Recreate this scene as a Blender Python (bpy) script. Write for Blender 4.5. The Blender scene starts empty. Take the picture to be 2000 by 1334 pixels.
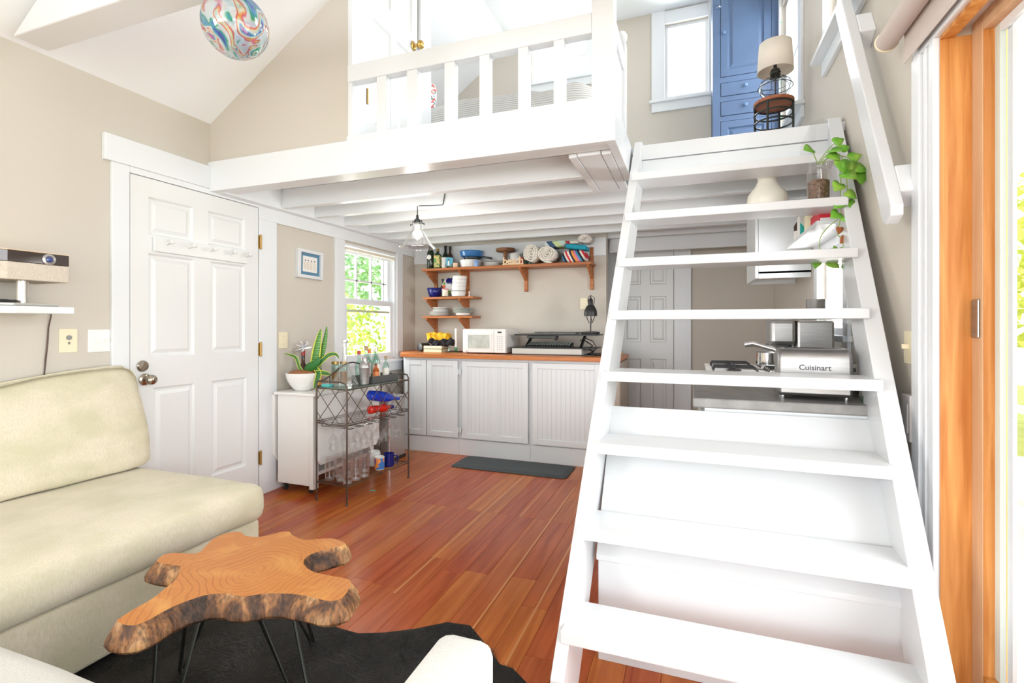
import bpy, math, random
from mathutils import Vector, Matrix
random.seed(7)
PI=math.pi
S=bpy.context.scene
COL=S.collection

# ------------------------------------------------------------------ camera
cam=bpy.data.cameras.new('camera'); camo=bpy.data.objects.new('camera',cam); COL.objects.link(camo)
cam.sensor_fit='HORIZONTAL'; cam.sensor_width=36; cam.lens=964.0/2000*36; cam.clip_start=.02; cam.clip_end=200
camo.location=(0,0,1.2); camo.rotation_euler=(PI/2,0,math.radians(20)); cam.shift_y=-31.0/2000
S.camera=camo
# ------------------------------------------------------------------ sky, sun, exposure
W=bpy.data.worlds.new('sky'); S.world=W; W.use_nodes=True
bg=W.node_tree.nodes['Background']; bg.inputs[0].default_value=(.92,.965,1,1); bg.inputs[1].default_value=1.9
def area(name,loc,rot,sx,sy,power,col=(1,1,1)):
    l=bpy.data.lights.new(name,'AREA'); l.shape='RECTANGLE'; l.size=sx; l.size_y=sy; l.energy=power; l.color=col
    o=bpy.data.objects.new(name,l); COL.objects.link(o); o.location=loc; o.rotation_euler=rot; return o
area('daylight_slider',(1.7,.0,1.25),(0,math.radians(90),0),2.2,3.8,58,(.97,.99,1))
area('daylight_window',(-3.4,4.0,1.5),(0,math.radians(-90),0),1.1,.9,20,(.98,1,.97))
area('fill_left_rear',(-3.5,-1.9,1.5),(0,math.radians(-90),math.radians(32)),1.3,1.9,72,(1,1,1))  # added fill for the right wall, set outside the unseen rear opening
area('daylight_kitchen_right',(1.05,3.17,1.4),(0,math.radians(90),0),.45,.5,9)
area('fill_kitchen_far',(1.0,3.1,1.4),(0,math.radians(90),math.radians(-42)),.45,.45,8)  # second light added at the kitchen window, turned to brighten the far wall
area('daylight_loft_end',(-.05,5.6,3.9),(math.radians(-90),0,0),.5,.8,15)
area('daylight_bedroom',(-1.35,5.6,4.12),(math.radians(-90),0,0),.7,.5,18)
area('daylight_loft_right',(1.1,2.85,3.35),(0,math.radians(90),0),1.1,.7,18)
area('daylight_loft_lamp',(1.1,4.4,3.35),(0,math.radians(90),0),1.1,.8,16)
area('fill_rear_low',(-1.1,-7.5,.1),(math.radians(98),0,0),5,2.2,90,(1,1,1))  # added low area light behind the camera that brightens the joists from below
sl_=bpy.data.lights.new('fill_sun','SUN'); sl_.energy=.22; sl_.angle=math.radians(70); sl_.color=(1,.985,.965)  # broad soft sun added as even fill through the open rear end
so_=bpy.data.objects.new('fill_sun',sl_); COL.objects.link(so_); so_.rotation_euler=(math.radians(84),0,math.radians(-40))
vs=S.view_settings; vs.view_transform='Standard'; vs.look='None'; vs.gamma=1; vs.use_curve_mapping=False; vs.exposure=0.86
S.cycles.max_bounces=10; S.cycles.diffuse_bounces=5; S.cycles.glossy_bounces=4; S.cycles.transmission_bounces=8; S.cycles.transparent_max_bounces=24
S.cycles.sample_clamp_indirect=6; S.cycles.caustics_reflective=False; S.cycles.caustics_refractive=False

# ------------------------------------------------------------------ materials
def sc(v): return (v[0],v[1],v[2],1)
def mat(name,col,rough=.5,metal=0,spec=.5,emit=None,noise=None,bump=None,coat=0,sheen=0):
    m=bpy.data.materials.new(name); m.use_nodes=True; n=m.node_tree.nodes; L=m.node_tree.links
    b=n['Principled BSDF']; b.inputs['Base Color'].default_value=sc(col); b.inputs['Roughness'].default_value=rough
    b.inputs['Metallic'].default_value=metal; b.inputs['Specular IOR Level'].default_value=spec
    b.inputs['Coat Weight'].default_value=coat; b.inputs['Sheen Weight'].default_value=sheen
    tc=n.new('ShaderNodeTexCoord')
    if noise:   # (scale, colour2, stretch, low, high)
        scale,c2,st,lo,hi=noise
        mp=n.new('ShaderNodeMapping'); mp.inputs['Scale'].default_value=st; L.new(tc.outputs['Object'],mp.inputs[0])
        t=n.new('ShaderNodeTexNoise'); t.inputs['Scale'].default_value=scale; t.inputs['Detail'].default_value=5; L.new(mp.outputs[0],t.inputs['Vector'])
        r=n.new('ShaderNodeValToRGB'); r.color_ramp.elements[0].position=lo; r.color_ramp.elements[1].position=hi
        r.color_ramp.elements[0].color=sc(col); r.color_ramp.elements[1].color=sc(c2)
        L.new(t.outputs['Fac'],r.inputs[0]); L.new(r.outputs[0],b.inputs['Base Color'])
    if bump:    # (scale, strength, stretch)
        mp=n.new('ShaderNodeMapping'); mp.inputs['Scale'].default_value=bump[2]; L.new(tc.outputs['Object'],mp.inputs[0])
        t=n.new('ShaderNodeTexNoise'); t.inputs['Scale'].default_value=bump[0]; t.inputs['Detail'].default_value=6; L.new(mp.outputs[0],t.inputs['Vector'])
        u=n.new('ShaderNodeBump'); u.inputs['Strength'].default_value=bump[1]; u.inputs['Distance'].default_value=.01
        L.new(t.outputs['Fac'],u.inputs['Height']); L.new(u.outputs[0],b.inputs['Normal'])
    return m
def glassmat(name,col=(1,1,1),refl=.08,rough=0.02,tint=.97):
    m=bpy.data.materials.new(name); m.use_nodes=True; n=m.node_tree.nodes; L=m.node_tree.links; n.remove(n['Principled BSDF'])
    o=n['Material Output']; tr=n.new('ShaderNodeBsdfTransparent'); tr.inputs[0].default_value=(col[0]*tint,col[1]*tint,col[2]*tint,1)
    g=n.new('ShaderNodeBsdfGlossy'); g.inputs['Roughness'].default_value=rough; g.inputs[0].default_value=(1,1,1,1)
    lw=n.new('ShaderNodeLayerWeight'); lw.inputs[0].default_value=.35
    pw_=n.new('ShaderNodeMath'); pw_.operation='POWER'; pw_.inputs[1].default_value=2.0; L.new(lw.outputs['Facing'],pw_.inputs[0])
    mu=n.new('ShaderNodeMath'); mu.operation='MULTIPLY_ADD'; mu.inputs[1].default_value=.8; mu.inputs[2].default_value=refl*.45
    L.new(pw_.outputs[0],mu.inputs[0]); 
    mx=n.new('ShaderNodeMixShader'); L.new(mu.outputs[0],mx.inputs[0]); L.new(tr.outputs[0],mx.inputs[1]); L.new(g.outputs[0],mx.inputs[2]); L.new(mx.outputs[0],o.inputs[0])
    return m
def wood(name,c1,c2,rough=.4,axis=0,scale=1,coat=0,rnd=False):
    m=bpy.data.materials.new(name); m.use_nodes=True; n=m.node_tree.nodes; L=m.node_tree.links; b=n['Principled BSDF']
    b.inputs['Specular IOR Level'].default_value=.32; b.inputs['Roughness'].default_value=rough; b.inputs['Coat Weight'].default_value=coat; b.inputs['Coat Roughness'].default_value=.12
    tc=n.new('ShaderNodeTexCoord'); mp=n.new('ShaderNodeMapping'); st=[22*scale]*3; st[axis]=1.3*scale; mp.inputs['Scale'].default_value=st
    L.new(tc.outputs['Object'],mp.inputs[0])
    t=n.new('ShaderNodeTexNoise'); t.inputs['Scale'].default_value=1.6; t.inputs['Detail'].default_value=7; t.inputs['Distortion'].default_value=.6; L.new(mp.outputs[0],t.inputs['Vector'])
    r=n.new('ShaderNodeValToRGB'); r.color_ramp.elements[0].position=.32; r.color_ramp.elements[1].position=.68
    r.color_ramp.elements[0].color=sc(c1); r.color_ramp.elements[1].color=sc(c2); L.new(t.outputs['Fac'],r.inputs[0])
    out=r.outputs[0]
    if rnd:
        oi=n.new('ShaderNodeObjectInfo'); h=n.new('ShaderNodeHueSaturation'); a=n.new('ShaderNodeMapRange'); a.inputs[3].default_value=.90; a.inputs[4].default_value=1.10
        L.new(oi.outputs['Random'],a.inputs[0]); L.new(a.outputs[0],h.inputs['Value']); L.new(out,h.inputs['Color'])
        a2=n.new('ShaderNodeMapRange'); a2.inputs[3].default_value=.492; a2.inputs[4].default_value=.512; L.new(oi.outputs['Random'],a2.inputs[0]); L.new(a2.outputs[0],h.inputs['Hue'])
        ad=n.new('ShaderNodeVectorMath'); ad.operation='SCALE'; ad.inputs[3].default_value=37; cb=n.new('ShaderNodeCombineXYZ'); L.new(oi.outputs['Random'],cb.inputs[0]); L.new(oi.outputs['Random'],cb.inputs[1])
        L.new(cb.outputs[0],ad.inputs[0]); L.new(ad.outputs[0],mp.inputs['Location'])
        out=h.outputs[0]
    L.new(out,b.inputs['Base Color'])
    u=n.new('ShaderNodeBump'); u.inputs['Strength'].default_value=.08; u.inputs['Distance'].default_value=.004; L.new(t.outputs['Fac'],u.inputs['Height']); L.new(u.outputs[0],b.inputs['Normal'])
    return m
def stripes(name,cols,freq,axis=0,rough=.8,dist=0.0,rot=(0,0,0)):
    m=bpy.data.materials.new(name); m.use_nodes=True; n=m.node_tree.nodes; L=m.node_tree.links; b=n['Principled BSDF']; b.inputs['Roughness'].default_value=rough
    tc=n.new('ShaderNodeTexCoord'); mp=n.new('ShaderNodeMapping'); mp.inputs['Rotation'].default_value=rot; L.new(tc.outputs['Object'],mp.inputs[0])
    sp=n.new('ShaderNodeSeparateXYZ')
    if dist:
        t=n.new('ShaderNodeTexNoise'); t.inputs['Scale'].default_value=5; L.new(mp.outputs[0],t.inputs['Vector'])
        mm=n.new('ShaderNodeVectorMath'); mm.operation='MULTIPLY_ADD'; mm.inputs[1].default_value=(dist,)*3; L.new(t.outputs['Color'],mm.inputs[0]); L.new(mp.outputs[0],mm.inputs[2]); L.new(mm.outputs[0],sp.inputs[0])
    else: L.new(mp.outputs[0],sp.inputs[0])
    mu=n.new('ShaderNodeMath'); mu.operation='MULTIPLY'; mu.inputs[1].default_value=freq; L.new(sp.outputs[axis],mu.inputs[0])
    fr=n.new('ShaderNodeMath'); fr.operation='FRACT'; L.new(mu.outputs[0],fr.inputs[0])
    r=n.new('ShaderNodeValToRGB'); r.color_ramp.interpolation='CONSTANT'; e=r.color_ramp.elements
    e[0].position=0; e[0].color=sc(cols[0]); e[1].position=1/len(cols); e[1].color=sc(cols[1])
    for i in range(2,len(cols)): x=e.new(i/len(cols)); x.color=sc(cols[i])
    L.new(fr.outputs[0],r.inputs[0]); L.new(r.outputs[0],b.inputs['Base Color']); return m
def blotch(name,base,spots,scale=12,rough=.7):
    m=bpy.data.materials.new(name); m.use_nodes=True; n=m.node_tree.nodes; L=m.node_tree.links; b=n['Principled BSDF']; b.inputs['Roughness'].default_value=rough
    tc=n.new('ShaderNodeTexCoord'); v=n.new('ShaderNodeTexVoronoi'); v.inputs['Scale'].default_value=scale; L.new(tc.outputs['Object'],v.inputs['Vector'])
    r=n.new('ShaderNodeValToRGB'); r.color_ramp.interpolation='CONSTANT'; e=r.color_ramp.elements; cols=[base]+spots
    sp=n.new('ShaderNodeSeparateColor'); L.new(v.outputs['Color'],sp.inputs[0])
    e[0].color=sc(base); e[1].position=.45; e[1].color=sc(spots[0])
    for i in range(1,len(spots)): x=e.new(.45+.55*i/len(spots)); x.color=sc(spots[i])
    L.new(sp.outputs[0],r.inputs[0]); L.new(r.outputs[0],b.inputs['Base Color']); return m

WHITE=mat('white_paint',(.775,.80,.825),.33,bump=(9,.04,(1,1,1)))
WHITEG=mat('white_gloss_paint',(.70,.715,.73),.24,bump=(14,.03,(1,1,1)))
DOORW=mat('door_paint',(.77,.785,.785),.35)
CEIL=mat('ceiling_paint',(.89,.915,.95),.8)
WALL=mat('greige_wall',(.60,.555,.49),.75,bump=(60,.03,(1,1,1)))
CABW=mat('cabinet_paint',(.77,.80,.82),.35)
KWHITE=mat('cream_cart_paint',(.83,.82,.79),.4)
FLOOR=wood('red_fir_floor',(.34,.066,.014),(.52,.130,.030),.22,1,.8,.0,True)
SUB=mat('subfloor',(.05,.02,.01),.9)
FIR=wood('clear_fir',(.48,.17,.035),(.70,.33,.10),.45,2,1.1)
FIRL=wood('pale_fir',(.60,.36,.20),(.68,.44,.26),.5,2,1)
SHELFW=wood('shelf_wood',(.33,.10,.028),(.52,.19,.06),.4,0,1)
BUTCH=wood('butcher_block',(.42,.12,.03),(.66,.24,.07),.35,0,1)
def slabwood():
    m=mat('slab_wood',(.5,.2,.04),.38,coat=.08,spec=.35); n=m.node_tree.nodes; L=m.node_tree.links; b=n['Principled BSDF']; tc=n.new('ShaderNodeTexCoord')
    t=n.new('ShaderNodeTexNoise'); t.inputs['Scale'].default_value=3.2; t.inputs['Detail'].default_value=2; L.new(tc.outputs['Object'],t.inputs[0])
    mm=n.new('ShaderNodeVectorMath'); mm.operation='MULTIPLY_ADD'; mm.inputs[1].default_value=(.22,.22,0); L.new(t.outputs['Color'],mm.inputs[0]); L.new(tc.outputs['Object'],mm.inputs[2])
    w=n.new('ShaderNodeTexWave'); w.wave_type='RINGS'; w.rings_direction='SPHERICAL'; w.inputs['Scale'].default_value=15; w.inputs['Distortion'].default_value=3.5; w.inputs['Detail'].default_value=3; w.inputs['Detail Scale'].default_value=1.4
    of=n.new('ShaderNodeVectorMath'); of.operation='ADD'; of.inputs[1].default_value=(-.09,-.10,-.44); L.new(mm.outputs[0],of.inputs[0]); L.new(of.outputs[0],w.inputs[0])
    r=n.new('ShaderNodeValToRGB'); e=r.color_ramp.elements; e[0].position=0; e[0].color=(.53,.190,.032,1); e[1].position=1; e[1].color=(.44,.145,.022,1); x=e.new(.6); x.color=(.56,.205,.036,1); L.new(w.outputs['Fac'],r.inputs[0])
    t2=n.new('ShaderNodeTexNoise'); t2.inputs['Scale'].default_value=5; t2.inputs['Detail'].default_value=4; t2.inputs['Distortion'].default_value=1.5; L.new(tc.outputs['Object'],t2.inputs[0])
    mr=n.new('ShaderNodeMapRange'); mr.inputs[1].default_value=.5; mr.inputs[2].default_value=.72; L.new(t2.outputs['Fac'],mr.inputs[0])
    mx=n.new('ShaderNodeMix'); mx.data_type='RGBA'; L.new(mr.outputs[0],mx.inputs[0]); L.new(r.outputs[0],mx.inputs[6]); mx.inputs[7].default_value=(.66,.31,.075,1); L.new(mx.outputs[2],b.inputs['Base Color']); return m
SLABW=slabwood()
def barkmat():
    m=mat('live_edge_bark',(.1,.05,.02),.6); n=m.node_tree.nodes; L=m.node_tree.links; b=n['Principled BSDF']; tc=n.new('ShaderNodeTexCoord')
    def nz(scale,st,det,dist=0):
        mp=n.new('ShaderNodeMapping'); mp.inputs['Scale'].default_value=st; L.new(tc.outputs['Object'],mp.inputs[0]); t=n.new('ShaderNodeTexNoise'); t.inputs['Scale'].default_value=scale; t.inputs['Detail'].default_value=det; t.inputs['Distortion'].default_value=dist; L.new(mp.outputs[0],t.inputs[0]); return t
    t1=nz(10,(1,1,.7),5,1.0); t2=nz(60,(2,2,.35),4)
    r=n.new('ShaderNodeValToRGB'); e=r.color_ramp.elements; e[0].position=.33; e[0].color=(.035,.016,.008,1); e[1].position=.72; e[1].color=(.62,.32,.11,1)
    for p,c in ((.44,(.13,.055,.022)),(.52,(.28,.12,.04)),(.60,(.40,.22,.10))): x=e.new(p); x.color=sc(c)
    L.new(t1.outputs['Fac'],r.inputs[0]); mr=n.new('ShaderNodeMapRange'); mr.inputs[1].default_value=.35; mr.inputs[2].default_value=.65; mr.inputs[3].default_value=.45; mr.inputs[4].default_value=1.25; L.new(t2.outputs['Fac'],mr.inputs[0])
    vm=n.new('ShaderNodeVectorMath'); vm.operation='SCALE'; L.new(r.outputs[0],vm.inputs[0]); L.new(mr.outputs[0],vm.inputs[3]); L.new(vm.outputs[0],b.inputs['Base Color'])
    u=n.new('ShaderNodeBump'); u.inputs['Strength'].default_value=1; u.inputs['Distance'].default_value=.008; L.new(t2.outputs['Fac'],u.inputs['Height']); L.new(u.outputs[0],b.inputs['Normal']); return m
BARK=barkmat()
BROWN=wood('brown_wood',(.12,.05,.025),(.28,.13,.06),.5,0,2)
STOOLW=wood('stool_wood',(.25,.07,.03),(.42,.15,.07),.4,0,2)
def fabric(name,c1,c2,c3):
    m=mat(name,c1,.95,sheen=.2); n=m.node_tree.nodes; L=m.node_tree.links; b=n['Principled BSDF']; tc=n.new('ShaderNodeTexCoord')
    def nz(scale,st,det):
        mp=n.new('ShaderNodeMapping'); mp.inputs['Scale'].default_value=st; L.new(tc.outputs['Object'],mp.inputs[0]); t=n.new('ShaderNodeTexNoise'); t.inputs['Scale'].default_value=scale; t.inputs['Detail'].default_value=det; L.new(mp.outputs[0],t.inputs[0]); return t
    t1=nz(5,(1,1,1.6),7); t2=nz(70,(3.2,3.2,.7),3); t3=nz(190,(1,1,1),2)
    r=n.new('ShaderNodeValToRGB'); r.color_ramp.elements[0].position=.38; r.color_ramp.elements[1].position=.64; r.color_ramp.elements[0].color=sc(c1); r.color_ramp.elements[1].color=sc(c2); L.new(t1.outputs['Fac'],r.inputs[0])
    r2=n.new('ShaderNodeMapRange'); r2.inputs[1].default_value=.42; r2.inputs[2].default_value=.75; r2.inputs[4].default_value=.55; L.new(t2.outputs['Fac'],r2.inputs[0])
    mx=n.new('ShaderNodeMix'); mx.data_type='RGBA'; L.new(r2.outputs[0],mx.inputs[0]); L.new(r.outputs[0],mx.inputs[6]); mx.inputs[7].default_value=sc(c3); L.new(mx.outputs[2],b.inputs['Base Color'])
    u=n.new('ShaderNodeBump'); u.inputs['Strength'].default_value=.45; u.inputs['Distance'].default_value=.003; L.new(t3.outputs['Fac'],u.inputs['Height']); L.new(u.outputs[0],b.inputs['Normal']); return m
SOFA=fabric('cream_chenille',(.72,.66,.52),(.60,.565,.40),(.56,.50,.34)); SOFA2=fabric('pale_linen',(.68,.675,.64),(.62,.615,.57),(.56,.55,.50))
HIDE=mat('hide',(.005,.0045,.004),.8,noise=(6,(.03,.027,.024),(1,1,1),.4,.8),bump=(90,.6,(3,1,1)))
FUR=mat('fur_hair',(.010,.009,.008),.42,noise=(4,(.07,.065,.06),(1,1,1),.5,.8))  # paler noise tone puts the hair's sheen highlights into the colour
IRON=mat('bronze_iron',(.13,.10,.08),.45,.7)
BLACKM=mat('dark_steel',(.05,.055,.05),.35,.8)
BLACK=mat('black_plastic',(.02,.02,.021),.4)
RUB=mat('anti_fatigue_rubber',(.045,.055,.06),.6)
STEEL=mat('brushed_steel',(.46,.455,.45),.42,1,noise=(12,(.38,.375,.37),(1,1,12),.3,.7))
CHROME=mat('chrome',(.8,.8,.8),.1,1)
NICKEL=mat('satin_nickel',(.46,.40,.33),.25,1)
BRASS=mat('brass',(.62,.40,.12),.28,1)
ABRASS=mat('aged_brass',(.45,.28,.09),.4,.8)
GLASS=glassmat('clear_glass'); GLASSW=glassmat('window_glass',(1,1,1),.03,0,.99)
GREENG=glassmat('green_glass',(.72,.86,.80),.1); TOPG=glassmat('shelf_top_glass',(.50,.60,.54),.25,.08)
BLUEG=glassmat('cobalt_glass',(.03,.10,.75),.12); REDG=glassmat('red_glass',(.9,.08,.04),.1)
AMBERG=glassmat('amber_glass',(.85,.42,.10),.1)
WHITEC=mat('white_china',(.85,.85,.83),.18); CREAMC=mat('cream_glass',(.88,.83,.72),.3)
NAVYC=mat('navy_glaze',(.01,.015,.16),.12); BLUEC=mat('blue_glaze',(.03,.16,.42),.15); LBLUE=mat('pale_blue',(.28,.42,.72),.4)
DARKG=mat('dark_bottle',(.018,.03,.018),.1); BROWNG=mat('brown_bottle',(.05,.02,.012),.12)
GOLDL=mat('gold_label',(.75,.55,.20),.4,noise=(40,(.10,.30,.12),(1,1,1),.45,.6)); LABELW=mat('white_label',(.82,.80,.75),.6); ORANGEL=mat('orange_label',(.75,.25,.08),.5)
REDCAP=mat('red_foil',(.45,.015,.02),.3); CORK=mat('cork',(.42,.28,.16),.8); ORCAP=mat('orange_cap',(.85,.16,.04),.4); SILVER=mat('silver_foil',(.85,.85,.87),.22,1)
BLUECAB=mat('blue_milk_paint',(.080,.125,.225),.42,noise=(3,(.10,.165,.30),(1,1,1),.3,.75)); BLUEKN=mat('blue_knob',(.13,.22,.40),.25)
CREAM=mat('ivory_plastic',(.84,.76,.55),.4); PLATEW=mat('white_plastic',(.87,.86,.84),.35); DARKSLOT=mat('grey_detail',(.25,.26,.25),.5)
LEAF=mat('pothos_leaf',(.15,.42,.03),.4,noise=(14,(.42,.62,.10),(1,1,1),.5,.72)); STEM=mat('vine_stem',(.30,.42,.12),.5); DRYLEAF=mat('dry_leaf',(.36,.11,.03),.8)
SNAKE=stripes('snake_leaf',[(.05,.20,.03),(.20,.42,.10),(.04,.16,.03),(.13,.34,.06)],38,2,.4,.05); YEDGE=mat('leaf_yellow_edge',(.66,.66,.08),.4); DKLEAF=mat('dark_leaf',(.03,.17,.03),.35)
SOIL=mat('soil',(.10,.055,.03),1,noise=(90,(.22,.13,.08),(1,1,1),.4,.6),bump=(80,1,(1,1,1))); CHIPS=mat('bark_chips',(.33,.13,.05),.9,bump=(60,1,(1,1,1)))
CONC=mat('concrete',(.25,.24,.23),.45,noise=(18,(.34,.33,.315),(1,1,1),.35,.7))
SHADE=mat('lamp_shade_linen',(.84,.75,.64),.9,bump=(200,.1,(1,1,1))); CLOTHR=mat('blind_fabric',(.60,.52,.48),.85)
DUVET=stripes('ticking_duvet',[(.62,.61,.59),(.62,.61,.59),(.40,.40,.39)],62,2,.9,.03)
PILLOW=blotch('floral_pillow',(.82,.80,.78),[(.6,.06,.06),(.15,.30,.33),(.8,.78,.76),(.65,.25,.2)],55)
TOWELC=mat('cream_terry',(.88,.83,.76),.95,bump=(240,.3,(1,1,1))); TEAL=mat('teal_cloth',(.02,.36,.50),.9,bump=(120,.4,(1,1,1)))
STRIPET=stripes('multi_stripe_towel',[(.7,.03,.05),(.85,.8,.75),(.03,.03,.06),(.85,.35,.06),(.75,.2,.35),(.05,.30,.55),(.02,.02,.03),(.8,.75,.7)],7,0,.9,.03,(0,.5,.0))
GREENT=stripes('green_stripe_towel',[(.62,.72,.36),(.62,.78,.72),(.70,.76,.45),(.75,.82,.78),(.05,.11,.2)],4.5,0,.9,.0,(0,.7,0))
REDT=stripes('red_cream_towel',[(.8,.74,.65),(.8,.74,.65),(.5,.04,.05)],9,0,.9,.02,(0,.4,0))
YELLOW=mat('yellow_cloth',(.82,.46,.02),.85,bump=(30,.6,(1,1,1))); PAGES=mat('book_pages',(.80,.72,.55),.8)
PLY=mat('pale_plywood',(.80,.60,.38),.7)
# ------------------------------------------------------------------ mesh helpers
class MB:
    def __init__(s): s.v=[]; s.f=[]
    def add(s,v,f): n=len(s.v); s.v+=[tuple(p) for p in v]; s.f+=[tuple(i+n for i in q) for q in f]; return s
    def box(s,x0,x1,y0,y1,z0,z1):
        v=[(x,y,z) for x in (x0,x1) for y in (y0,y1) for z in (z0,z1)]
        return s.add(v,[(0,1,3,2),(4,6,7,5),(0,4,5,1),(2,3,7,6),(0,2,6,4),(1,5,7,3)])
    def prism(s,pts,d,plane='xy',at=0):   # polygon extruded along the third axis, from at to at+d
        n=len(pts); f3={'xy':lambda a,b,c:(a,b,c),'xz':lambda a,b,c:(a,c,b),'yz':lambda a,b,c:(c,a,b)}[plane]
        v=[f3(a,b,at) for a,b in pts]+[f3(a,b,at+d) for a,b in pts]
        return s.add(v,[tuple(range(n-1,-1,-1)),tuple(range(n,2*n))]+[(i,(i+1)%n,(i+1)%n+n,i+n) for i in range(n)])
    def lathe(s,prof,x=0,y=0,z=0,n=20,capb=True,capt=True):
        v=[];f=[];m=len(prof)
        for r,h in prof:
            for k in range(n): a=2*PI*k/n; v.append((x+r*math.cos(a),y+r*math.sin(a),z+h))
        for i in range(m-1):
            for k in range(n): f.append((i*n+k,i*n+(k+1)%n,(i+1)*n+(k+1)%n,(i+1)*n+k))
        if capb and prof[0][0]>1e-5: f.append(tuple(range(n-1,-1,-1)))
        if capt and prof[-1][0]>1e-5: f.append(tuple((m-1)*n+k for k in range(n)))
        return s.add(v,f)
    def tube(s,pts,r,n=6,closed=False,r2=None):
        P=[Vector(p) for p in pts]; m=len(P); v=[];f=[]; up=Vector((0,0,1))
        for i,p in enumerate(P):
            t=(P[(i+1)%m]-P[i-1]) if closed else (P[min(i+1,m-1)]-P[max(i-1,0)])
            t=t.normalized() if t.length>1e-9 else up
            a=t.cross(up); a=t.cross(Vector((1,0,0))) if a.length<.05 else a; a.normalize(); b=t.cross(a)
            rr=r if r2 is None else r+(r2-r)*i/(m-1)
            for k in range(n): q=2*PI*k/n; v.append(p+a*rr*math.cos(q)+b*rr*math.sin(q))
        for i in range(m if closed else m-1):
            j=(i+1)%m
            # match ring twist
            best=min(range(n),key=lambda o:(Vector(v[i*n])-Vector(v[j*n+o])).length)
            for k in range(n): f.append((i*n+k,i*n+(k+1)%n,j*n+(k+1+best)%n,j*n+(k+best)%n))
        if not closed: f+= [tuple(range(n-1,-1,-1)),tuple((m-1)*n+k for k in range(n))]
        return s.add(v,f)
    def ball(s,c,rx,ry=None,rz=None,n=14,m=8):
        ry=ry or rx; rz=rz or rx; v=[];f=[]
        for i in range(1,m):
            t=PI*i/m
            for k in range(n): a=2*PI*k/n; v.append((c[0]+rx*math.sin(t)*math.cos(a),c[1]+ry*math.sin(t)*math.sin(a),c[2]-rz*math.cos(t)))
        b=len(v); v+=[(c[0],c[1],c[2]-rz),(c[0],c[1],c[2]+rz)]
        for i in range(m-2):
            for k in range(n): f.append((i*n+k,i*n+(k+1)%n,(i+1)*n+(k+1)%n,(i+1)*n+k))
        for k in range(n): f+= [(b,(k+1)%n,k),(b+1,(m-2)*n+k,(m-2)*n+(k+1)%n)]
        return s.add(v,f)
    def xf(s,M): s.v=[tuple(M@Vector(p)) for p in s.v]; return s
    def fn(s,g): s.v=[tuple(g(*p)) for p in s.v]; return s
    def build(s,name,m,parent=None,W=False,smooth=False,bev=0,sub=0,solid=0):
        me=bpy.data.meshes.new(name)
        if W and parent: o3=parent.get('_o',(0,0,0)); v=[(a-o3[0],b-o3[1],c-o3[2]) for a,b,c in s.v]
        else: v=s.v
        me.from_pydata(v,[],s.f); me.materials.append(m)
        if smooth: me.polygons.foreach_set('use_smooth',[True]*len(me.polygons))
        me.update(); o=bpy.data.objects.new(name,me); COL.objects.link(o)
        if parent: o.parent=parent; o['_o']=parent.get('_o',(0,0,0))
        if solid: k=o.modifiers.new('s','SOLIDIFY'); k.thickness=solid; k.offset=0
        if bev: k=o.modifiers.new('b','BEVEL'); k.width=bev; k.segments=2; k.limit_method='ANGLE'; k.harden_normals=False
        if sub: k=o.modifiers.new('u','SUBSURF'); k.levels=sub; k.render_levels=sub
        if smooth and not sub: 
            try: me.set_sharp_from_angle(angle=math.radians(38))
            except Exception: pass
        return o
def thing(name,label,cat,loc=(0,0,0),rz=0,group=None,kind=None):
    o=bpy.data.objects.new(name,None); COL.objects.link(o); o.location=loc; o.rotation_euler=(0,0,rz); o.empty_display_size=.1
    o['label']=label; o['category']=cat; o['_o']=tuple(loc)
    if group: o['group']=group
    if kind: o['kind']=kind
    return o
def tag(o,label,cat,group=None,kind=None):
    o['label']=label; o['category']=cat
    if group: o['group']=group
    if kind: o['kind']=kind
    return o
def struct(o,label=None):
    o['kind']='structure'
    if label: o['label']=label
    return o
def sroot(name,loc=(0,0,0),label=None):
    o=bpy.data.objects.new(name,None); COL.objects.link(o); o.location=loc; o['_o']=tuple(loc); o['kind']='structure'
    if label: o['label']=label
    return o
def copy_tree(o,parent=None):
    c=o.copy(); COL.objects.link(c); c.parent=parent
    for ch in [k for k in o.children]: copy_tree(ch,c)
    return c
def B(name,x0,x1,y0,y1,z0,z1,m,parent=None,bev=.002,W=True): return MB().box(x0,x1,y0,y1,z0,z1).build(name,m,parent,W,bev=bev)
def wall(name,axis,p0,p1,a0,a1,z0,z1,holes,m,label=None):
    """slab between p0,p1 on axis ('x' or 'y'), spanning a0..a1 x z0..z1 with rectangular holes (a,b,zl,zh)"""
    A=sorted({a0,a1}|{h[0] for h in holes}|{h[1] for h in holes}); Z=sorted({z0,z1}|{h[2] for h in holes}|{h[3] for h in holes}); mb=MB()
    for i in range(len(A)-1):
        for j in range(len(Z)-1):
            ca=(A[i]+A[i+1])/2; cz=(Z[j]+Z[j+1])/2
            if any(h[0]<ca<h[1] and h[2]<cz<h[3] for h in holes): continue
            if axis=='x': mb.box(p0,p1,A[i],A[i+1],Z[j],Z[j+1])
            else: mb.box(A[i],A[i+1],p0,p1,Z[j],Z[j+1])
    return struct(mb.build(name,m),label)

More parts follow.
